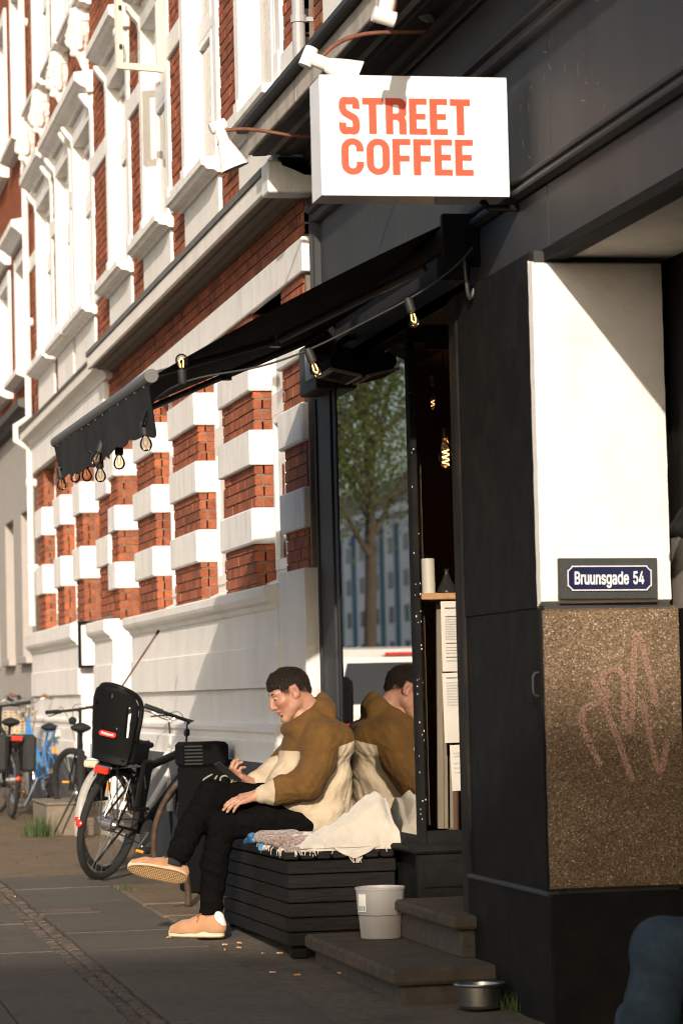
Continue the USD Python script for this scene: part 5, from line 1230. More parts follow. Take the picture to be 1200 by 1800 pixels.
# seam between the olive yoke and sleeves and the cream body: a signed distance, positive on olive
x, y, z = jv.T
yoke = z - (.955 + .16 * (x + .10) + .02 * np.sin(y * 9))
sl_d = np.minimum.reduce([seg_d(jv, a, b) for a, b in (((-.15, 14.66, 1.02), (-.175, 14.62, .88)), ((-.175, 14.62, .88), (-.235, 14.60, .775)), ((-.235, 14.60, .775), (-.36, 14.63, .745)), ((-.36, 14.63, .745), (-.40, 14.66, .735)))])
sleeve = np.minimum(.098 - sl_d, 14.735 - y + .02)
olive = np.maximum(yoke, sleeve)
cuff = (-.405 - x)
olive = np.where((x < -.36) & (y < 14.78), np.minimum(olive, .01 - cuff - .01), olive)
farsl = np.minimum(y - 15.02, x + .30)
olive = np.maximum(olive, farsl)
jacketm = usdkit.material(stage, '/World/Looks/jacket_cloth', {'geo': ('geometry', {}), 'at': ('attribute', {'attribute': 'seam'}), 'st': ('rgb_ramp', {'ramp': [(0, (0, 0, 0)), (.49, (0, 0, 0)), (.51, (1, 1, 1)), (1, (1, 1, 1))]}),
    'n': ('noise_texture', {'scale': 18.0, 'detail': 5.0}), 'ro': ('rgb_ramp', {'ramp': [(.3, (.088, .043, .0105)), (.7, (.118, .060, .016))]}), 'rc': ('rgb_ramp', {'ramp': [(.3, (.40, .325, .225)), (.7, (.47, .385, .275))]}), 'm': ('mix_color', {}),
    'w': ('noise_texture', {'scale': 420.0, 'detail': 2.0}), 'b': ('bump', {'strength': .25, 'distance': .002}), 'w2': ('noise_texture', {'scale': 16.0, 'detail': 5.0, 'roughness': .62, 'distortion': 1.2}), 'b2': ('bump', {'strength': .5, 'distance': .012}), 'p': ('principled_bsdf', {'roughness': .85, 'specular_ior_level': .2, 'sheen_weight': .03})},
    [('geo.position', 'n.vector'), ('n.fac', 'ro.fac'), ('n.fac', 'rc.fac'), ('at.fac', 'st.fac'), ('st.color', 'm.fac'), ('rc.color', 'm.a'), ('ro.color', 'm.b'), ('m.result', 'p.base_color'), ('geo.position', 'w.vector'), ('w.fac', 'b.height'), ('geo.position', 'w2.vector'), ('w2.fac', 'b2.height'), ('b2.normal', 'b.normal'), ('b.normal', 'p.normal')], surface='p.BSDF')
put(MAN, 'jacket', (jv, jf), jacketm, smooth=True, attrs={'seam': np.clip(.5 + olive * 12, 0, 1)})
put(MAN, 'cuff', tube([(-.428, 14.685, .731), (-.452, 14.693, .727)], [.050, .046], 24), mat('cream_cuff', (.44, .36, .255), .85, .05, 20, .3, 200), smooth=40)
put(MAN, 'undersleeve', tube([(-.450, 14.692, .7275), (-.470, 14.699, .723)], [.038, .036], 20), mat('black_knit', (.012, .011, .011), .95, .1, 30), smooth=40)
put(MAN, 'cuff', tube([(-.405, 15.062, .784), (-.432, 15.042, .780)], [.050, .046], 24), LOOKS['cream_cuff'], smooth=40)
put(MAN, 'undersleeve', tube([(-.430, 15.043, .780), (-.452, 15.03, .777)], [.037, .035], 20), LOOKS['black_knit'], smooth=40)
# --- trousers
TB = Blob((-1.0, 14.5, .10), (.06, 15.2, .86), .0085)
TB.cone((-.12, 14.80, .585), (-.12, 14.95, .585), .115, .115, .05)
TB.chain([(-.13, 14.765, .585), (-.40, 14.775, .59), KL, (KL + AL) / 2 + (-.01, 0, .03), AL + (0, 0, .0)], [.105, .088, .074, .066, .056], .03)
TB.chain([(-.13, 14.975, .60), (-.42, 14.90, .685), KR, (KR * .5 + AR * .5) + (-.01, 0, .012), AR + (.012, 0, .035)], [.105, .088, .072, .068, .062], .035)
TB.ruffle(lambda p: (meshkit.fbm(p * 13, 3, 3) - .5) * .018 + .0025 * np.sin((p[:, 2] + p[:, 0] * .4) * 90 + 9 * meshkit.noise(p * 6, 5)))
put(MAN, 'trousers', TB.mesh(), mat('black_denim', (.0042, .004, .004), .95, .2, 30, .8, 18, spec=.04, bdist=.03), smooth=True)
# --- shoes
suede = mat('apricot_suede', (.42, .225, .12), .9, .08, 22, .3, 220, spec=.15, sheen=.2)
solem = mat('cream_sole', (.58, .47, .34), .7, .06, 20, .1, 90)
gumm = mat('gum_sole', (.20, .115, .05), .75, .2, 30, .5, 120)
def shoe(M, which):
    B = Blob((-.10, -.07, .0), (.24, .07, .14), .004)
    B.chain([(-.055, 0, .045), (-.02, 0, .05), (.06, .002, .045), (.13, .004, .038), (.185, .002, .033)], [.038, .040, .040, .040, .030], .03)
    B.cone((-.045, 0, .06), (-.03, 0, .10), .036, .034, .03).cone((.0, 0, .07), (.06, 0, .062), .034, .030, .04).cone((.03, 0, .085), (.055, 0, .07), .026, .02, .03)
    B.cone((-.015, 0, .105), (-.02, 0, .15), .030, .05, .01, op='s')
    B.cut((0, 0, -1), -.018)
    up = put(MAN, 'shoe', xf(B.mesh(), M), suede, smooth=True)
    t = np.linspace(0, 2 * PI, 48, endpoint=False)
    ox = .068 + .152 * np.cos(t); oy = (.044 - .006 * np.cos(t)) * np.sign(np.sin(t)) * np.abs(np.sin(t)) ** .75 * (1 - .10 * np.exp(-((ox - .05) / .05) ** 2))
    out = Polygon(np.stack([ox, oy], 1))
    put(up, 'midsole', xf(extrude(out, .026, 'z', .004), M), solem, smooth=40)
    put(up, 'outsole', xf(extrude(out.buffer(-.002), .006, 'z', -.0015), M), gumm)
    nb = []
    for i in range(-7, 24):
        for j in range(-4, 5):
            c_ = (i * .0105 + (.005 if j % 2 else 0), j * .0095)
            if out.buffer(-.007).contains(__import__('shapely').geometry.Point(*c_)): nb.append(lathe([(0, -.0035), (.0026, -.0035), (.0034, -.001), (0, -.001)], 6, (c_[0], c_[1], 0)))
    put(up, 'tread', xf(cat(*nb), M), mat('tread_nub', (.50, .34, .16), .6, .2, 60), kind='stuff')
    ht_ = Blob((-.11, -.06, .02), (0, .06, .14), .004)
    ht_.cone((-.058, 0, .06), (-.052, 0, .095), .037, .033, .02).cut((1, 0, 0), -.045)
    put(up, 'heel_tab', xf(ht_.mesh(), M), mat('white_leather', (.74, .70, .66), .5, .04, 20), smooth=True)
    lc = []
    for k in range(5):
        xx = .028 + k * .017; zz = .102 - k * .0085
        lc.append(tube([(xx, -.026, zz - .012), (xx + .004, 0, zz), (xx + .008, .026, zz - .012)], .0034, 6))
    lc += [tube(smooth_path([(.026, s * .004, .103), (.03, s * .022, .116), (.045, s * .034, .104), (.03, s * .012, .103)], 14), .0034, 6) for s in (-1, 1)]
    lc += [tube(smooth_path([(.026, s * .004, .103), (.034, s * .03, .098), (.045, s * .046, .075)], 10), .0034, 6) for s in (-1, 1)]
    put(up, 'laces', xf(cat(*lc), M), mat('orange_lace', (.24, .085, .03), .8, .1, 40), smooth=True)
    put(up, 'collar_lining', xf(lathe([(.028, .1), (.034, .104), (.036, .110), (.032, .112), (.027, .106)], 20, (-.02, 0, -.002)), M), LOOKS['orange_lace'], smooth=True)
def frame(o, d, up):
    d = np.array(d, float); d /= np.linalg.norm(d); up = np.array(up, float); up -= d * (up @ d); up /= np.linalg.norm(up); M = np.eye(4); M[:3, 0] = d; M[:3, 1] = np.cross(up, d); M[:3, 2] = up; M[:3, 3] = o; return M
shoe(frame((-.715, 14.835, g(14.83) + .006), (-.80, .52, .0), (0, 0, 1)), 0)
shoe(frame((-.925, 14.665, .335), (-.96, -.02, .22), (.05, .80, .58)), 1)
put(MAN, 'sock', tube([AR + (.0, 0, .05), AR + (-.02, -.01, -.03)], .036, 14), LOOKS['black_knit'], smooth=True)
put(MAN, 'sock', tube([AL + (0, 0, .03), AL + (0, -.01, -.05)], .034, 14), LOOKS['black_knit'], smooth=True)
# --- phone and ring
ph_ = thing('phone', 'black mobile phone held in the right hand of the seated person', 'phone', PC)
MPh = np.eye(4); MPh[:3, 0] = PHw; MPh[:3, 1] = PHd; MPh[:3, 2] = np.cross(PHw, PHd); MPh[:3, 3] = PC
put(ph_, 'case', xf(bev(-.037, .037, -.076, .076, -.005, .005, .004), MPh), mat('phone_case', (.012, .012, .013), .25, .1, 9), smooth=30)
put(ph_, 'screen', xf(bx(-.034, .034, -.072, .072, *((.0052, .0056) if MPh[:3, 2] @ PHn > 0 else (-.0056, -.0052))), MPh), mat('phone_screen', (.004, .004, .005), .08, .1, 9))
put(MAN, 'ring', xf(tube([(.0098 * math.cos(a), .0098 * math.sin(a), 0) for a in np.linspace(0, 2 * PI, 20, endpoint=False)], .0014, 6, closed=True), aim(np.array([-.545, 14.955, .795]), np.array([-.56, 14.93, .80]))), LOOKS['brass'])

# ================================================================== second person, mostly outside the picture on the right
P2 = thing('person', 'person in blue jeans sitting at the lower right edge of the picture', 'person', (.0, 8.9, g(8.9)))
jeans = mat('blue_denim', (.030, .048, .066), .9, .2, 40, .4, 250, dirt=(.06, .09, .115), dirt_scale=7, dirt_amt=.6, spec=.15)
z0 = g(8.9)
B = Blob((-.55, 8.3, z0), (.6, 9.5, 1.45), .016)
B.chain([(.33, 8.95, .60), (.33, 8.95, .9), (.34, 8.95, 1.06)], [.15, .15, .10], .06).cone((.34, 8.95, 1.06), (.33, 8.95, 1.16), .055, .055, .03)
B.ell((.31, 8.95, 1.27), (.105, .08, .13), .03).ell((.26, 8.95, 1.20), (.06, .055, .07), .03).ell((.20, 8.95, 1.235), (.02, .014, .02), .015)
B.chain([(.33, 8.76, 1.02), (.30, 8.72, .76), (.12, 8.85, .70)], [.055, .045, .03], .03).chain([(.33, 9.14, 1.02), (.30, 9.18, .76), (.12, 9.02, .70)], [.055, .045, .03], .03)
B.chain([(.32, 8.85, .48), (-.20, 8.77, .41), (-.25, 8.8, .1)], [.06, .04, .03], .03).chain([(.32, 9.05, .48), (-.10, 9.09, .26), (-.19, 9.12, .1)], [.06, .04, .03], .03)
put(P2, 'body', B.mesh(), skin, smooth=True, attrs={'flush': np.zeros(len(B.mesh()[0]))})
B = Blob((-.45, 8.5, z0 + .02), (.6, 9.5, .72), .010)
B.chain([(.33, 8.85, .43), (.05, 8.78, .425), (-.235, 8.76, .420), (-.262, 8.78, .25), (-.265, 8.80, z0 + .11)], [.12, .105, .090, .08, .07], .04)
B.chain([(.33, 9.05, .42), (.12, 9.06, .36), (-.12, 9.08, .26), (-.205, 9.10, .16), (-.21, 9.10, z0 + .11)], [.12, .10, .085, .078, .07], .03)
B.ruffle(lambda p: (meshkit.fbm(p * 9, 3, 9) - .5) * .008 + .005 * np.sin((p[:, 2] + p[:, 0] * .7) * 75 + 6 * meshkit.noise(p * 5, 4)) * np.exp(-((p[:, 0] + .16) ** 2 + (p[:, 2] - .34) ** 2) / .02))
put(P2, 'jeans', B.mesh(), jeans, smooth=True)
B = Blob((-.05, 8.5, .5), (.65, 9.45, 1.25), .012)
B.chain([(.34, 8.95, .62), (.34, 8.95, .9), (.34, 8.95, 1.04)], [.19, .19, .13], .06).chain([(.33, 8.74, 1.02), (.30, 8.68, .78), (.16, 8.82, .71)], [.08, .07, .05], .03).chain([(.33, 9.16, 1.02), (.30, 9.22, .78), (.16, 9.06, .71)], [.08, .07, .05], .03)
B.ruffle(lambda p: (meshkit.fbm(p * 10, 3, 5) - .5) * .02)
put(P2, 'jacket', B.mesh(), mat('black_jacket', (.014, .014, .015), .8, .2, 20), smooth=True)
B = Blob((.15, 8.8, 1.2), (.48, 9.1, 1.48), .008); B.ell((.325, 8.95, 1.315), (.118, .092, .115), .02).cut((-1, 0, -.6), -1.06)
put(P2, 'hair', B.mesh(), hairm, smooth=True)
for yy_, xx_ in ((8.80, -.265), (9.10, -.21)):
    B = Blob((xx_ - .2, yy_ - .08, z0 - .01), (xx_ + .14, yy_ + .08, z0 + .16), .008); B.chain([(xx_ + .05, yy_, z0 + .05), (xx_ - .12, yy_, z0 + .035)], [.045, .035], .02).cone((xx_ + .03, yy_, z0 + .06), (xx_ + .02, yy_, z0 + .1), .045, .04, .02); B.cut((0, 0, -1), -z0)
    put(P2, 'shoe', B.mesh(), slatedark, smooth=True)
bb = thing('wall_bench', 'plain dark bench under the second seated person', 'bench', (.3, 8.9, z0))
put(bb, 'seat', bev(.12, .54, 8.2, 9.7, .33, .37, .006), blackwood)
for (a, b) in ((.15, 8.3), (.15, 9.55), (.46, 8.3), (.46, 9.55)): put(bb, 'leg', bev(a, a + .05, b, b + .05, z0, .33, .004), blackwood)

# ================================================================== bicycles
tyrem = mat('tyre_rubber', (.009, .0085, .008), .85, .2, 30, .2, 120)
chrome = mat('chrome', (.62, .60, .57), .22, .1, 30, metal=1.0)
rimm = mat('rim_steel', (.32, .31, .30), .35, .15, 30, metal=.9)
gripm = mat('grip_rubber', (.006, .006, .006), .75, .1, 30)
redref = mat('red_reflector', (.55, .03, .015), .2, .1, 30, coat=.5)
amber = mat('amber_reflector', (.75, .27, .03), .2, .1, 30, coat=.5)
def paint(name, c): return mat(name, c, .45 if max(c) < .05 else .35, .06, 20, coat=0 if max(c) < .05 else .25, spec=.2 if max(c) < .05 else .5)
def bicycle(label, rear, heading, lean, steer, frame_mat, fender_mat=None, style='diamond', bars='flat', rack=True, tr=.017, R=.345, guard=None, seat_tan=False, group=None, tyre_mat=None, crank_ang=.6, wb=1.06, sporty=False, lamp=True, tyr=.019, roll=0.0, hw=.32):
    hd = np.array([heading[0], heading[1], 0.0]); hd /= np.linalg.norm(hd)
    rt = np.cross(hd, [0, 0, 1.0]); up = np.array([0, 0, math.cos(lean)]) + rt * math.sin(lean)
    M = np.eye(4); M[:3, 0] = hd; M[:3, 2] = up; M[:3, 1] = np.cross(up, hd); M[:3, 3] = (rear[0], rear[1], g(rear[1]) + .004)
    t = thing('bicycle', label, 'bicycle', M=M, group=group)
    q = lambda name, m, mt, parent=t, smooth=35, **k: put(parent, name, m, mt, smooth, world=False, **k)
    rh = np.array([0, 0, R]); fh = np.array([wb, 0, R]); bbk = np.array([.44, 0, .29])
    ht0, ht1 = np.array([wb - .145, 0, .68]), np.array([wb - .19, 0, .86])
    st0 = bbk; st1 = np.array([.27, 0, .74 if style != 'step' else .66])
    tubes = [tube([ht0, bbk], tr * 1.25, 12), tube([ht0, ht1], tr * 1.15, 12), tube([st0, st1], tr, 12)]
    if style == 'diamond': tubes.append(tube([ht1 - (ht1 - ht0) * .2, st1 - (st1 - st0) * .08], tr, 12))
    else: tubes.append(tube([ht1 - (ht1 - ht0) * .25, st0 + (st1 - st0) * .35], tr, 12))
    for s in (-1, 1):
        tubes += [tube([bbk + (-.03, s * .02, 0), rh + (0, s * .06, 0)], .009, 8), tube([st1 - (st1 - st0) * .12 + (0, s * .012, 0), rh + (0, s * .06, 0)], .008, 8)]
    tubes.append(tube([bbk - (0, .04, 0), bbk + (0, .04, 0)], .024, 14))
    fr = q('frame', cat(*tubes), frame_mat)
    # steering assembly turns about the head tube
    ax = (ht1 - ht0) / np.linalg.norm(ht1 - ht0)
    S = trimesh.transformations.rotation_matrix(steer, ax, ht0)
    crown = ht0 - ax * .03
    q('fork', xf(cat(tube([ht1 + ax * .04, crown], .014, 10), *[tube([crown + (0, s * .04, 0), fh + (-.03, s * .055, .12), fh + (0, s * .055, 0)], .010, 8) for s in (-1, 1)], tube([crown - (0, .045, 0), crown + (0, .045, 0)], .014, 8)), S), frame_mat)
    def wheel(c, X, front):
        w = q('wheel', xf(mv(rot(cat(lathe([(R - .036, -.011), (R - .022, -.013), (R - .020, 0), (R - .022, .013), (R - .036, .011), (R - .036, -.011)], 56), lathe([(0, -.05), (.018, -.05), (.018, -.03), (.026, -.03), (.026, -.022), (.016, -.02), (.016, .02), (.026, .022), (.026, .03), (.018, .03), (.018, .05), (0, .05)] if front else [(0, -.06), (.02, -.06), (.03, -.04), (.048, -.035), (.05, .035), (.03, .04), (.02, .06), (0, .06)], 20)), PI / 2, [1, 0, 0]), *c), X), rimm)
        a = np.linspace(0, 2 * PI, 56, endpoint=False)
        q('tyre', xf(tube(np.stack([c[0] + (R - .018) * np.cos(a), 0 * a, c[2] + (R - .018) * np.sin(a)], 1), tyr, 10, closed=True), X), tyre_mat or tyrem, parent=w)
        sp = []
        for i in range(28):
            a0 = 2 * PI * i / 28; a1 = a0 + (.5 if (i // 2) % 2 else -.5); s = (-1) ** i
            sp.append(tube([(c[0] + .024 * math.cos(a1), s * .026, c[2] + .024 * math.sin(a1)), (c[0] + (R - .03) * math.cos(a0), 0, c[2] + (R - .03) * math.sin(a0))], .0011, 4))
        q('spokes', xf(cat(*sp), X), rimm, parent=w, smooth=False)
        if not sporty: q('spoke_reflector', xf(bx(c[0] - .02, c[0] + .02, -.02, .02, c[2] + R * .55, c[2] + R * .55 + .06), X), amber, parent=w)
    wheel(rh, np.eye(4), False); wheel(fh, S, True)
    def fender(c, a0, a1, X, m):
        a = np.linspace(a0, a1, 30); V = []
        for al in a:
            for w_, dr in ((-.030, -.012), (-.022, .004), (0, .010), (.022, .004), (.030, -.012)):
                V.append((c[0] + (R + .022 + dr) * math.cos(al), w_, c[2] + (R + .022 + dr) * math.sin(al)))
        V = np.array(V); F = []
        for i in range(29):
            for j in range(4): k = i * 5 + j; F += [[k, k + 5, k + 6], [k, k + 6, k + 1]]
        F = np.array(F)
        f = q('mudguard', xf(cat((V, F), (V * [1, 1, 1] - 0, F[:, ::-1])), X), m, smooth=True)
        q('mudguard_stay', xf(cat(*[tube([(c[0], s * .055, c[2]), (c[0] + (R + .015) * math.cos(al), s * .028, c[2] + (R + .015) * math.sin(al))], .0022, 5) for s in (-1, 1) for al in (a0 + .25 if c[0] < .5 else a1 - .25,)], ), X), chrome, parent=f, smooth=False)
        return f
    if fender_mat is not None:
        rf = fender(rh, PI * (.30 if sporty else .42), PI * (.74 if sporty else 1.08), np.eye(4), fender_mat); fender(fh, PI * .22, PI * .98, S, fender_mat)
        q('tail_reflector', mv(cat(lathe([(0, 0), (.022, 0), (.022, .012), (.012, .018), (0, .018)], 16)), -R - .03, 0, R + .05) if False else xf(lathe([(0, 0), (.022, 0), (.022, .012), (.012, .018), (0, .018)], 16), aim((-(R + .02) * .985, 0, R + .02), (-(R + .2), 0, R + .05))), redref, parent=rf)
    if rack:
        rk = q('rear_rack', cat(tube([(-.20, -.055, .745), (.20, -.055, .745)], .006, 8), tube([(-.20, .055, .745), (.20, .055, .745)], .006, 8), *[tube([(x_, -.055, .745), (x_, .055, .745)], .005, 6) for x_ in (-.2, -.07, .06, .18)], *[tube([(-.12, s * .055, .745), (0, s * .062, R)], .005, 6) for s in (-1, 1)], tube([(.2, 0, .745), st1 - (0, 0, .02)], .006, 6)), chrome if frame_mat is not LOOKS.get('blue_paint') else frame_mat)
        rl = q('rear_light', bev(-.235, -.20, -.05, .05, .70, .745, .008), redref if sporty else mat('lamp_lens', (.62, .5, .36), .15, .25, 90, coat=.6), parent=rk)
        q('light_housing', bev(-.20, -.17, -.052, .052, .695, .76, .008), frame_mat if sporty else LOOKS['white_plastic'] if 'white_plastic' in LOOKS else mat('white_plastic', (.7, .68, .65), .4, .04, 20), parent=rk)
    # saddle
    sp_top = st1 + (st1 - st0) / np.linalg.norm(st1 - st0) * .10
    q('seat_post', tube([st1, sp_top], .0135, 10), chrome if not sporty else frame_mat)
    B = Blob(sp_top + (-.16, -.12, -.06), sp_top + (.2, .12, .1), .008)
    B.ell(sp_top + (-.06, 0, .035), (.09, .085, .034), .02).cone(sp_top + (-.04, 0, .035), sp_top + (.14, 0, .035), .04, .02, .03)
    sd = q('saddle', B.mesh(), mat('brown_leather', (.16, .07, .03), .5, .2, 30) if seat_tan else gripm, smooth=True)
    q('saddle_rails', cat(*[tube([sp_top + (-.1, s * .03, .01), sp_top + (-.02, s * .02, -.005), sp_top + (.1, s * .015, .015)], .0035, 6) for s in (-1, 1)]), chrome, parent=sd)
    # bars
    top = ht1 + ax * (.15 if bars == 'flat' else .13)
    q('stem', xf(cat(tube([ht1, top], .013, 10), tube([top, top + (.06, 0, .01)], .013, 10)), S), frame_mat if sporty else chrome)
    hb = top + (.06, 0, .01)
    if bars == 'flat': pts = [(-.05, -hw, .015 - roll * hw), (-.02, -hw / 2, .006 - roll * hw / 2), (0, 0, 0), (-.02, hw / 2, .006 + roll * hw / 2), (-.05, hw, .015 + roll * hw)]
    else: pts = [(-.24, -.27, .05), (-.10, -.255, .075), (.02, -.14, .06), (0, 0, 0), (.02, .14, .06), (-.10, .255, .075), (-.24, .27, .05)]
    pth = smooth_path([hb + p for p in pts], 40)
    hbp = q('handlebar', xf(tube(pth, .0125 if sporty else .011, 10), S), gripm if sporty else chrome, smooth=True)
    n_ = 9 if bars == 'flat' else 7
    for e in (pth[:n_], pth[-n_:]): q('grip', xf(tube(e, .0175, 12), S), gripm, parent=hbp, smooth=True)
    for e in (pth[n_ + 1], pth[-n_ - 2]):
        d_ = np.array([.03, 0, -.012]); o_ = np.array([.025, np.sign(e[1]) * .11, -.03])
        q('brake_lever', xf(cat(tube([e, e + d_], .011, 8), tube([e + d_, e + o_], .0055, 6)), S), gripm if sporty else chrome, parent=hbp)
    q('cable', xf(cat(*[tube(smooth_path([pth[k] + (.03, 0, -.01), hb + (.13, s * .05, .02), hb + (.08, s * .02, -.14), ht0 + (.05, s * .015, .0)], 14), .0026, 5) for k, s in ((n_ + 1, -1), (-n_ - 2, 1))]), S), gripm, smooth=True)
    if lamp: q('head_lamp', xf(xf(lathe([(0, 0), (.018, .0), (.032, .03), (.034, .05), (.03, .055), (0, .058)], 18), aim(hb + (.04, 0, -.09), hb + (.5, 0, -.09))), S), gripm if sporty else chrome)
    if bars != 'flat':
        q('bell', xf(mv(lathe([(0, 0), (.028, 0), (.03, .008), (.022, .022), (0, .028)], 18), *(pth[n_ + 3] + (0, .02, .012))), S), mat('copper_bell', (.55, .22, .07), .3, .1, 30, metal=.8), parent=hbp)
    # crank, pedals, chain case
    ck = q('crank', cat(rot(mv(lathe([(0, -.003), (.085, -.003), (.09, 0), (.085, .003), (0, .003)], 28), 0, 0, 0), PI / 2, [1, 0, 0], (0, 0, 0)) if False else mv(rot(lathe([(0, -.003), (.085, -.003), (.09, 0), (.085, .003), (0, .003)], 28), PI / 2, [1, 0, 0]), bbk[0], -.045, bbk[2]),
        *[tube([bbk + (0, s * .055, 0), bbk + (s * .17 * math.cos(crank_ang), s * .07, s * .17 * math.sin(crank_ang))], .009, 8) for s in (-1, 1)]), chrome)
    for s in (-1, 1):
        pc = bbk + (s * .17 * math.cos(crank_ang), s * .075, s * .17 * math.sin(crank_ang))
        pdl = q('pedal', bev(pc[0] - .045, pc[0] + .045, pc[1] + (0 if s > 0 else -.085), pc[1] + (.085 if s > 0 else 0), pc[2] - .012, pc[2] + .012, .005), gripm, parent=ck)
        [q('pedal_reflector', bx(pc[0] + e_ * .045, pc[0] + e_ * .049, pc[1] + s * .015, pc[1] + s * .07, pc[2] - .008, pc[2] + .008), amber, parent=ck) for e_ in (-1, 1)]
    if guard is not None:
        gpz = LineString([(bbk[0], bbk[2]), (0, R)]).buffer(.075, 8)
        q('chain_case', extrude(gpz, .03, 'y', -.06), guard)
    else:
        q('chain', cat(tube([bbk + (0, -.045, .088), rh + (0, -.045, .04)], .004, 5), tube([bbk + (0, -.045, -.088), rh + (0, -.045, -.04)], .004, 5)), gripm)
    q('kickstand', tube([(.30, .06, .30), (.24, .20, .02)], .008, 7), chrome if not sporty else gripm)
    return t, M, S, hb, q

blackp = paint('black_bike_paint', (.004, .004, .004)); whitep = paint('white_bike_paint', (.62, .60, .56)); bluep = paint('blue_paint', (.04, .20, .50)); mintp = paint('mint_paint', (.36, .62, .55)); greyp = paint('graphite_paint', (.012, .013, .014))
A_, MA, SA, hbA, qA = bicycle('black bicycle carrying a child seat, nearest to the bench', (-.772, 19.1), (.60, .80), .22, .46, blackp, mat('black_mudguard', (.011, .011, .011), .4, .1, 20), sporty=True, tr=.027, rack=True, tyr=.024, R=.362, roll=.24, hw=.30)
# child seat over the rear wheel
def qS(name, m, mt, parent=A_, smooth=35):
    v, f = VF(m)
    v = (v - [0, 0, .79]) * [.9, .82, .76] + [0, 0, .775]
    return qA(name, (v, f), mt, parent=parent, smooth=smooth)
cs_m = mat('black_seat_shell', (.0045, .0045, .0048), .5, .15, 30, spec=.2)
out = Polygon([(-.145, .80), (.145, .80), (.165, .95), (.185, 1.16), (.185, 1.30), (.15, 1.385), (.08, 1.42), (-.08, 1.42), (-.15, 1.385), (-.185, 1.30), (-.185, 1.16), (-.165, .95)]).buffer(.012).buffer(-.0)
hole = LineString([(0, 1.345), (0, 1.365)]).buffer(.014)
hole2 = sbox(-.07, 1.08, -.045, 1.092); hole3 = sbox(.045, 1.06, .07, 1.072)
win = Polygon([(.125, 1.02), (.155, 1.03), (.165, 1.25), (.15, 1.30), (.13, 1.28)])
sh_v, sh_f = extrude(out.difference(unary_union([hole, hole2, hole3, affinity.scale(win, -1, 1, origin=(0, 0)), win])), .035, 'x', -.20)
sh_v, sh_f = trimesh.remesh.subdivide_to_size(sh_v, sh_f, .035)
sh_v[:, 0] += -.10 * np.clip((sh_v[:, 2] - .85) / .55, 0, 1) + 1.6 * sh_v[:, 1] ** 2
cs = qS('child_seat', (sh_v, sh_f), cs_m, smooth=30)
qS('seat_rim', tube(smooth_path([(-.15 + 1.6 * .19 ** 2 - .02, -.19, 1.0), (-.20 + 1.6 * .2 ** 2, -.2, 1.2), (-.22 + 1.6 * .17 ** 2, -.17, 1.37), (-.27, -.08, 1.435), (-.275, 0, 1.445), (-.27, .08, 1.435), (-.22 + 1.6 * .17 ** 2, .17, 1.37), (-.20 + 1.6 * .2 ** 2, .2, 1.2), (-.15 + 1.6 * .19 ** 2 - .02, .19, 1.0)], 50), .02, 10), cs_m, parent=cs, smooth=True)
qS('seat_pan', cat(bev(-.18, .14, -.15, .15, .80, .85, .02), bev(-.12, .12, -.18, -.145, .80, 1.0, .015), bev(-.12, .12, .145, .18, .80, 1.0, .015)), cs_m, parent=cs)
for s in (-1, 1): qS('foot_guard', cat(bev(.02, .16, s * .19 - .02, s * .19 + .02, .42, .84, .015), bev(.0, .2, s * .19 - .03, s * .19 + .04, .40, .43, .01)), cs_m, parent=cs)
qS('seat_carrier', cat(tube([(-.1, -.05, .79), (.25, -.04, .66)], .008, 8), tube([(-.1, .05, .79), (.25, .04, .66)], .008, 8), bev(-.14, .05, -.07, .07, .765, .80, .008)), gripm, parent=cs)
Mbadge = trimesh.transformations.translation_matrix((-.2475, 0, 1.03)) @ trimesh.transformations.rotation_matrix(.17, [0, 1, 0])
badge = extrude(LineString([(-.055, 0), (.055, 0)]).buffer(.022, 12), .004, 'x', -.0)
qS('badge', xf(badge, Mbadge), mat('red_badge', (.62, .02, .015), .3, .05, 9), parent=cs)
tv, tf = VF(meshkit.text_mesh('Polisport', .019, .001, True)); tw = tv[:, 0].max()
tv = np.stack([-.0012 - tv[:, 2] * 1.0, -(tv[:, 0] / tw - .5) * .112, tv[:, 1] - .0085], 1)
qS('badge_lettering', xf((tv, tf), Mbadge), mat('badge_white', (.8, .78, .75), .4, .02, 9), parent=cs, smooth=False)
qS('harness', cat(tube([(.05, .15, .9), (.05, .24, .6)], .006, 6), tube([(.05, -.15, .9), (.05, -.24, .6)], .006, 6)), gripm, parent=cs)

bicycle('white city bicycle with white mudguards behind the child seat bicycle', (-.66, 19.8), (.60, .80), .06, .35, whitep, whitep, style='step', bars='city', guard=whitep, crank_ang=1.2)
bicycle('black bicycle with flat handlebar left of the child seat', (-.38, 23.85), (.10, 1.0), .03, .55, greyp, None, bars='flat', rack=False, sporty=True, crank_ang=2.2, tyr=.028, tr=.021)
D_, MD, SD, hbD, qD = bicycle('blue bicycle with mint mudguards and a pale basket', (-.17, 28.2), (-.20, .98), .06, .15, bluep, mintp, style='step', bars='city', guard=None, tyre_mat=mat('grey_blue_tyre', (.12, .15, .2), .8, .2, 30), crank_ang=1.3, R=.35)
bt = []
for k in range(9):
    zz = .70 + k * .03; w_ = .13 + .05 * k / 8
    bt.append(tube([(1.10 - .02, -w_, zz), (1.10 + .24 + .03 * k / 8, -w_, zz), (1.10 + .24 + .03 * k / 8, w_, zz), (1.10 - .02, w_, zz), (1.10 - .02, -w_, zz)], .007, 5))
for k in range(7):
    y_ = -1 + k / 3
    bt.append(tube([(1.08, .13 * y_, .70), (1.08, .18 * y_, .95)], .006, 5)); bt.append(tube([(1.34, .13 * y_, .70), (1.37, .18 * y_, .95)], .006, 5))
for k in range(5):
    x_ = 1.08 + .065 * k
    for s in (-1, 1): bt.append(tube([(x_, s * .13, .70), (x_ + .01 * k / 4, s * .18, .95)], .006, 5))
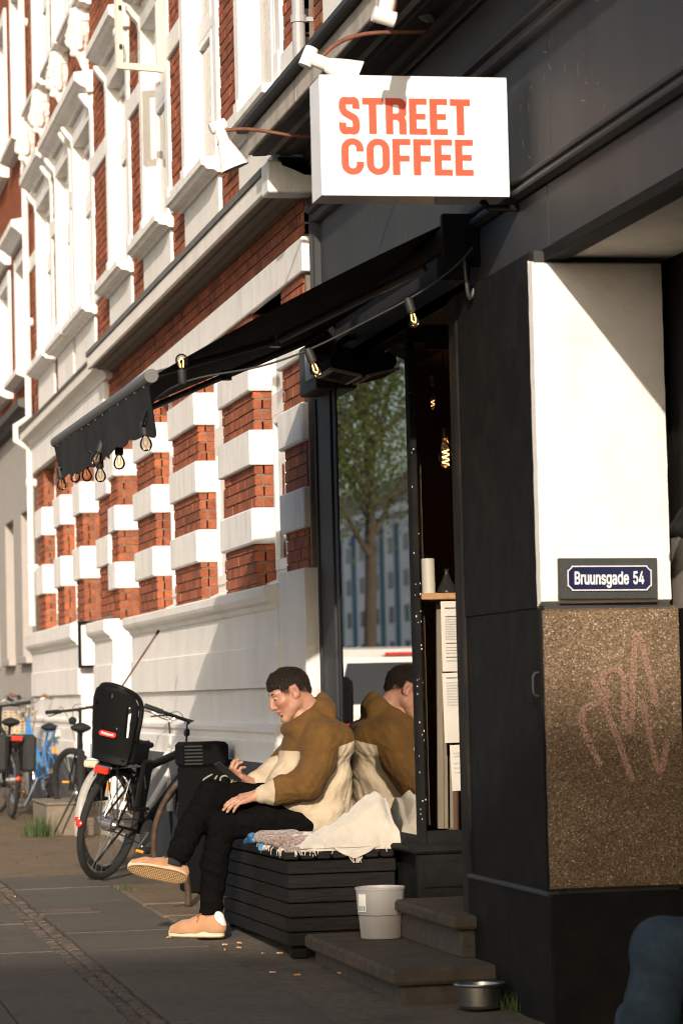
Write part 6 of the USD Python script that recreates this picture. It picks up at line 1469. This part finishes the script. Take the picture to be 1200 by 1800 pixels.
bk_ = qD('basket', xf(cat(*bt), SD), mat('pale_wicker', (.52, .42, .30), .8, .15, 30))
qD('basket_floor', xf(bx(1.08, 1.34, -.13, .13, .695, .705), SD), LOOKS['pale_wicker'], parent=bk_)
E_, ME, SE, hbE, qE = bicycle('dark bicycle with black pannier at the left picture edge', (-.655, 27.0), (-.06, 1.0), .04, .35, greyp, mat('black_mudguard', (.011, .011, .011), .4, .1, 20), bars='flat', rack=True, sporty=True, crank_ang=.3)
for s in (-1, 1): qE('pannier', bev(-.18, .16, s * .07 if s > 0 else -.19, .19 if s > 0 else -.07, .42, .76, .03), mat('pannier_cloth', (.016, .017, .018), .8, .2, 20))

bicycle('second dark bicycle half hidden behind the one with the pannier', (-.31, 30.5), (-.1, 1.0), -.05, -.3, blackp, mat('black_mudguard', (.011, .011, .011), .4, .1, 20), bars='city', style='step', rack=True, crank_ang=.9)
# ================================================================== stands, box, stick, blocks, litter
ironm = mat('rusty_rail', (.045, .026, .016), .65, .5, 26, .4, 70, dirt=(.12, .08, .055), dirt_scale=9, dirt_amt=.5, spec=.3)
HOOP = np.array([[-0.431, 19.0, 0.0], [-0.431, 19.0, 0.225], [-0.421, 19.0, 0.37], [-0.373, 19.0, 0.514], [-0.301, 19.0, 0.629], [-0.199, 19.0, 0.721], [-0.049, 19.0, 0.779], [0.108, 19.0, 0.793]])
hp_ = thing('bicycle_stand', 'rusty bent hoop stand between the bicycles and the seated person', 'bicycle stand', (-.36, 19.3, g(19.3)))
put(hp_, 'rail', tube(smooth_path(HOOP, 60), .021, 12), ironm, smooth=True)
put(hp_, 'end_cap', tube([HOOP[-1] - np.array([.04, 0, .002]), HOOP[-1] + np.array([.004, 0, 0])], .0235, 12), mat('worn_bright_steel', (.5, .48, .45), .4, .2, 40, metal=.8), smooth=40)
hp_ = thing('bicycle_stand', 'short rusty hoop stand just behind the raised shoe', 'bicycle stand', (-.56, 16.75, g(16.8)))
put(hp_, 'rail', tube(smooth_path([(-.565, 16.75, g(16.75) - .05), (-.565, 16.75, .35), (-.54, 16.75, .48), (-.46, 16.75, .56), (-.36, 16.75, .585), (-.26, 16.75, .56), (-.18, 16.75, .48), (-.155, 16.75, g(16.75) - .05)], 60), .019, 12), ironm, smooth=True)
for m_ in (lathe([(0, g(16.75)), (.05, g(16.75)), (.05, g(16.75) + .008), (.02, g(16.75) + .014), (0, g(16.75) + .014)], 16, (-.565, 16.75, 0)), lathe([(0, g(16.75)), (.05, g(16.75)), (.05, g(16.75) + .008), (.02, g(16.75) + .014), (0, g(16.75) + .014)], 16, (-.155, 16.75, 0))): put(hp_, 'base_plate', m_, ironm)
ub = thing('street_cabinet', 'black ribbed cabinet with a pale scribble by the wall', 'cabinet', (-.3, 17.8, g(17.8)))
cx0, cx1, cy0, cy1 = -.430, -.150, 17.60, 17.95
boxm = mat('black_cabinet', (.0028, .0028, .0028), .85, .2, 20, .2, 60, spec=.12)
put(ub, 'body', bev(cx0 + .012, cx1 - .012, cy0 + .012, cy1 - .012, g(17.8), .80, .012), boxm)
put(ub, 'lid', bev(cx0, cx1, cy0, cy1, .80, .95, .02), boxm)
for k in range(6): put(ub, 'rib', bev(cx0 + .01, cx0 + .12, cy0 - .006, cy0 + .002, .815 + k * .021, .826 + k * .021, .002), mat('rib_plastic', (.007, .007, .007), .5, .1, 20))
sc = [smooth_path([(-.235 + a, 0, .655 + b) for a, b in pts], 30) for pts in ([(-.02, .10), (-.06, .06), (-.02, .05), (-.05, .0), (.0, .02)], [(.03, .05), (.06, .09), (.10, .06), (.07, .02), (.03, .045)], [(-.03, .03), (.01, .09)])]
put(ub, 'scribble', cat(*[extrude(LineString([(p[0], p[2]) for p in s]).buffer(.004), .001, 'y', 17.6105) for s in sc]), mat('pale_scribble', (.25, .25, .19), .8, .1, 20))
stk = thing('thin_pole', 'thin brown pole leaning from the child seat to the wall', 'pole', (-.5, 18.4, 1.2))
P0_, P1_ = np.array([-.66, 19.3, 1.18]), np.array([-.31, 19.45, 1.66])
put(stk, 'pole', tube([P0_, P1_], [.006, .008], 8), mat('pole_wood', (.10, .06, .04), .6, .2, 30), smooth=40)
put(stk, 'tip', tube([P1_ - (P1_ - P0_) * .04, P1_ + (P1_ - P0_) * .01], .0105, 8), slatedark, smooth=40)
blk = thing('stone_block', 'low worn concrete block at the foot of the wall by the bicycles', 'block', (-.3, 24.3, g(24)))
put(blk, 'block', bev(-.60, -.06, 24.3, 25.5, g(24) - .1, .36, .015), mat('old_concrete', (.17, .14, .105), .95, .2, 14, .5, 70, dirt=(.12, .1, .075), dirt_scale=4, dirt_amt=.5))
put(blk, 'cap', bev(-.61, -.05, 24.29, 25.51, .362, .38, .006), LOOKS['old_concrete'])
grassm = usdkit.material(stage, '/World/Looks/grass_blade', {'geo': ('geometry', {}), 'n': ('noise_texture', {'scale': 40.0}), 'r': ('rgb_ramp', {'ramp': [(.3, (.03, .06, .015)), (.7, (.075, .12, .03))]}), 'p': ('principled_bsdf', {'roughness': .6}), 't': ('translucent_bsdf', {}), 'm': ('mix_closure', {'fac': .3})},
    [('geo.position', 'n.vector'), ('n.fac', 'r.fac'), ('r.color', 'p.base_color'), ('r.color', 't.color'), ('p.BSDF', 'm.closure1'), ('t.BSDF', 'm.closure2')], surface='m.closure')
def tuft(x0, y0_, rx, ry, n, h, label, seed):
    r = np.random.default_rng(seed); bl = []
    for i in range(n):
        x, y = x0 + r.normal(0, rx), y0_ + r.normal(0, ry); a = r.uniform(0, 2 * PI); hh = h * r.uniform(.4, 1.2); ln = r.uniform(.1, .6) * hh; w = .003
        d = np.array([math.cos(a), math.sin(a), 0]); s = np.array([-d[1], d[0], 0]) * w; b = np.array([x, y, g(y) - .005])
        p = [b - s, b + s, b + d * ln * .4 + (0, 0, hh * .6) - s * .8, b + d * ln * .4 + (0, 0, hh * .6) + s * .8, b + d * ln + (0, 0, hh)]
        bl.append((np.array(p), np.array([[0, 1, 3], [0, 3, 2], [2, 3, 4]])))
    solo('grass_tuft', cat(*bl), grassm, label, 'grass')
tuft(-.67, 24.3, .07, .10, 170, .17, 'green grass tuft growing at the foot of the concrete block', 1)
tuft(-.02, 11.38, .025, .05, 60, .065, 'small green weeds between the steel bowl and the pillar', 2)
tuft(-.70, 18.15, .05, .12, 50, .03, 'low moss and weeds in the slab joint under the bicycle wheel', 3)
buttm = mat('butt_paper', (.55, .27, .10), .8, .2, 60); buttw = mat('butt_ash', (.55, .5, .42), .9, .1, 60)
for (x, y) in ((-.70, 14.40), (-.66, 14.22), (-.62, 14.46), (-.60, 13.9), (-.52, 13.88), (-.43, 12.9), (-.70, 13.05), (-.62, 12.9), (-1.42, 17.9), (-.91, 14.9), (-.74, 14.16)):
    t = thing('cigarette_butt', 'orange cigarette butt lying on the pavement near the bench', 'litter', (x, y, g(y)), rotz=RNG.uniform(0, PI), group='cigarette butts on the pavement')
    put(t, 'filter', tube([(-.012, 0, .006), (.008, 0, .006)], .0042, 8), buttm, world=False); put(t, 'paper', tube([(.008, 0, .006), (.016, 0, .0055)], .004, 8), buttw, world=False)
lv_m = mat('dead_leaf', (.10, .055, .025), .8, .3, 40)
lfs = []
for i in range(60):
    x, y = RNG.uniform(-1.3, -.1), RNG.uniform(20, 30); s = RNG.uniform(.008, .024); a = RNG.uniform(0, 2 * PI); z = g(y) + .012
    c_, s__ = math.cos(a) * s, math.sin(a) * s
    lfs.append((np.array([[x + c_, y + s__, z + .01], [x - s__ * .5, y + c_ * .5, z], [x - c_, y - s__, z + .006], [x + s__ * .5, y - c_ * .5, z + .004]]), np.array([[0, 1, 2], [0, 2, 3]])))
solo('leaf_litter', cat(*lfs), lv_m, 'dry brown leaf litter scattered on the dusty pavement by the bicycles', 'leaf litter', kind='stuff')

# ================================================================== across the street: what the shop window mirrors
def car(label, x, y, paint_m, heading=1):
    t = thing('parked_car', label, 'car', M=trimesh.transformations.translation_matrix((x, y, g(y) - .13)))
    q = lambda name, m, mt, parent=t, smooth=30: put(parent, name, m, mt, smooth, world=False)
    L, Wd = 4.05, .86
    st = [(0, .74, .30, .95), (.06, .80, .24, 1.0), (.5, .86, .20, 1.02), (1.5, .865, .18, 1.0), (2.8, .86, .18, .98), (3.5, .84, .2, .9), (3.95, .74, .24, .74), (4.05, .6, .3, .62)]
    V = []; n = 20
    for (yy, w, zl, zh) in st:
        for k in range(n):
            a = 2 * PI * k / n; c, s = math.cos(a), math.sin(a)
            V.append((w * np.sign(c) * abs(c) ** .35, yy, (zl + zh) / 2 + (zh - zl) / 2 * np.sign(s) * abs(s) ** .45))
    F = []
    for i in range(len(st) - 1):
        for k in range(n): k2 = (k + 1) % n; F += [[i * n + k, (i + 1) * n + k2, (i + 1) * n + k], [i * n + k, i * n + k2, (i + 1) * n + k2]]
    F += [[0, k + 1, k] for k in range(1, n - 1)] + [[(len(st) - 1) * n, (len(st) - 1) * n + k, (len(st) - 1) * n + k + 1] for k in range(1, n - 1)]
    body = q('body', (np.array(V), np.array(F)), paint_m)
    import manifold3d as m3
    gh = m3.Manifold.hull_points(np.array([(s * w, yy, z) for s in (-1, 1) for (w, yy, z) in ((.78, .04, .98), (.63, .22, 1.52), (.60, .32, 1.60), (.60, 1.5, 1.64), (.60, 2.2, 1.58), (.76, 3.0, .98))]))
    q('cabin', gh, paint_m)
    dg = mat('car_glass', (.012, .015, .018), .06, .1, 3, coat=.6)
    q('rear_window', m3.Manifold.hull_points(np.array([(s * w, yy, z) for s in (-1, 1) for (w, yy, z) in ((.71, .035, 1.09), (.585, .185, 1.47), (.70, .07, 1.09), (.58, .22, 1.47))])), dg)
    for s in (-1, 1):
        q('side_window', m3.Manifold.hull_points(np.array([(s * w, yy, z) for (w, yy, z) in ((.765, .35, 1.06), (.765, 2.5, 1.06), (.635, .5, 1.50), (.635, 2.0, 1.53), (.74, .35, 1.06), (.74, 2.5, 1.06), (.61, .5, 1.50), (.61, 2.0, 1.53))])), dg)
        q('tail_light', bev(s * .60, s * .81, -.03, .12, .78, 1.0, .03), redref)
        q('mirror', bev(s * .82, s * .98, 2.55, 2.68, .98, 1.10, .03), paint_m)
    q('windscreen', m3.Manifold.hull_points(np.array([(s * w, yy, z) for s in (-1, 1) for (w, yy, z) in ((.72, 3.0, 1.02), (.58, 2.25, 1.56), (.72, 2.94, 1.02), (.58, 2.20, 1.54))])), dg)
    q('brake_light', bev(-.22, .22, .175, .20, 1.535, 1.565, .008), redref)
    q('bumper', bev(-.78, .78, -.05, .1, .30, .58, .04), paint_m); q('trim_strip', bev(-.5, .5, -.035, -.0, .685, .70, .004), gripm)
    q('number_plate', bev(-.26, .26, -.045, -.02, .60, .71, .004), LOOKS['paper_white'])
    q('aerial', cat(tube([(-.18, .55, 1.61), (-.16, .30, 1.80)], .005, 6), mv(lathe([(0, 0), (.03, 0), (.012, .03), (0, .035)], 12), -.18, .56, 1.60)), gripm)
    for s in (-1, 1):
        for yy in (.72, 3.25):
            w = q('wheel', mv(rot(lathe([(0, -.09), (.22, -.09), (.30, -.10), (.315, -.06), (.315, .06), (.30, .10), (.22, .09), (0, .08)], 28), PI / 2, [0, 1, 0]), s * .74, yy, .315), tyrem)
            q('rim', mv(rot(lathe([(0, -.02), (.2, -.015), (.21, .0), (.2, .02), (0, .03)], 20), s * PI / 2, [0, 1, 0]), s * .83, yy, .315), rimm, parent=w)
    return t
car('white hatchback parked by the kerb, mirrored in the shop window', -3.10, 27.3, paint('white_car_paint', (.72, .70, .67)))
leafm = usdkit.material(stage, '/World/Looks/leaf', {'geo': ('geometry', {}), 'n': ('noise_texture', {'scale': .8, 'detail': 3.0}), 'r': ('rgb_ramp', {'ramp': [(0, (.075, .095, .035)), (1, (.24, .25, .11))]}), 'd': ('diffuse_bsdf', {}), 't': ('translucent_bsdf', {}), 'm': ('mix_closure', {'fac': .45})},
    [('geo.random_per_island', 'r.fac'), ('r.color', 'd.color'), ('r.color', 't.color'), ('d.BSDF', 'm.closure1'), ('t.BSDF', 'm.closure2')], surface='m.closure')
barkm = mat('bark', (.04, .03, .022), .95, .3, 8, .7, 30)
def tree(label, x, y, h, rad, seed, nl=9000, base=3.0):
    r = np.random.default_rng(seed); z0_ = g(y) - .13
    t = thing('street_tree', label, 'tree', (x, y, z0_))
    put(t, 'trunk', tube([(x, y, z0_ - .2), (x + .05, y, z0_ + 1.5), (x - .05, y + .1, z0_ + base), (x, y, z0_ + h * .7)], [.17, .14, .12, .05], 12), barkm, smooth=True)
    tips = []
    for i in range(16):
        a = i * 2.4; e = r.uniform(.35, 1.1); L_ = rad * r.uniform(.65, 1.05); b = np.array([x, y, z0_ + base + (h * .7 - base) * i / 16])
        d = np.array([math.cos(a) * math.cos(e), math.sin(a) * math.cos(e), math.sin(e)]); m_ = b + d * L_ * .5 + (0, 0, .15); e_ = b + d * L_ + (0, 0, -.2)
        put(t, 'limb', tube([b, m_, e_], [.07, .04, .015], 7), barkm, smooth=True)
        tips += [b + (e_ - b) * q for q in (.35, .55, .7, .85, 1.0)]
    tips = np.array(tips)
    c = tips[r.integers(0, len(tips), nl)] + r.normal(0, 1, (nl, 3)) * [.55, .55, .45]
    u = r.normal(0, 1, (nl, 3)); u /= np.linalg.norm(u, axis=1, keepdims=True); w = np.cross(u, r.normal(0, 1, (nl, 3))); w /= np.linalg.norm(w, axis=1, keepdims=True)
    s = r.uniform(.028, .06, (nl, 1))
    V = np.stack([c - u * s, c + w * s * .55, c + u * s, c - w * s * .55], 1).reshape(-1, 3)
    k = np.arange(nl)[:, None] * 4
    put(t, 'crown', (V, np.vstack([k + [0, 1, 2], k + [0, 2, 3]])), leafm, kind='stuff')
tree('leafy street tree mirrored in the shop window', -5.38, 44.0, 10.5, 3.5, 4, 22000, 3.2)
tree('farther street tree on the opposite pavement', -9.6, 60.0, 11.0, 3.6, 9, 14000, 3.6)
# pale building far across, with blue strips between its windows
fb = thing('distant_building', 'pale building with blue vertical strips mirrored in the shop window', 'building', (-44, 200, 0))
pw = mat('pale_render', (.88, .82, .76), .85, .05, .3)
put(fb, 'wall', bx(-56, -44, 120, 300, -1, 14.2), pw)
put(fb, 'cornice', bev(-56.3, -43.5, 119.5, 300.5, 14.2, 15.0, .1), pw)
put(fb, 'roof', extrude(Polygon([(-56.3, 15.0), (-43.5, 15.0), (-50, 19)]), 181, 'y', 119.5), mat('roof_slate', (.08, .075, .075), .8, .2, .5))
bs = mat('blue_strip', (.06, .16, .22), .6, .1, 1); wd = mat('far_window', (.06, .075, .085), .1, .2, .3)
for k in range(33):
    yb = 123 + k * 5.3
    put(fb, 'blue_strip', bx(-44, -43.8, yb, yb + .9, .5, 13.6), bs)
    for j in range(5):
        f_w = put(fb, 'window', bx(-44, -43.94, yb + 2.3, yb + 3.7, 1.1 + j * 2.6, 2.3 + j * 2.6), wd)
# house across the side street behind the camera; its roof line shades the foreground
ch_ = thing('corner_house', 'tall plastered corner house across the side street behind the viewer', 'building', (0, -25, 0))
chm = mat('ochre_render', (.45, .36, .26), .9, .06, 1.0)
HB = 14.25
put(ch_, 'wall', bx(-16, 26, -37, -25, -1, HB - .6), chm)
put(ch_, 'cornice', bev(-16.3, 26.3, -37.3, -24.75, HB - .6, HB - .25, .05), plaster)
put(ch_, 'roof', extrude(Polygon([(-24.8, HB - .25), (-37.2, HB - .25), (-31, HB + 1.2)]), 42.4, 'x', -16.2), LOOKS['roof_slate'])
for k in range(13):
    for j in range(4):
        w_ = put(ch_, 'window', bx(-15 + k * 3.1, -13.6 + k * 3.1, -25, -24.93, 1.0 + j * 3.1, 2.8 + j * 3.1), whitewood)
        put(w_, 'pane', cat(*[bx(-14.92 + k * 3.1 + q * .66, -14.34 + k * 3.1 + q * .66, -24.93, -24.92, 1.1 + j * 3.1, 2.7 + j * 3.1) for q in (0, 1)]), wd)
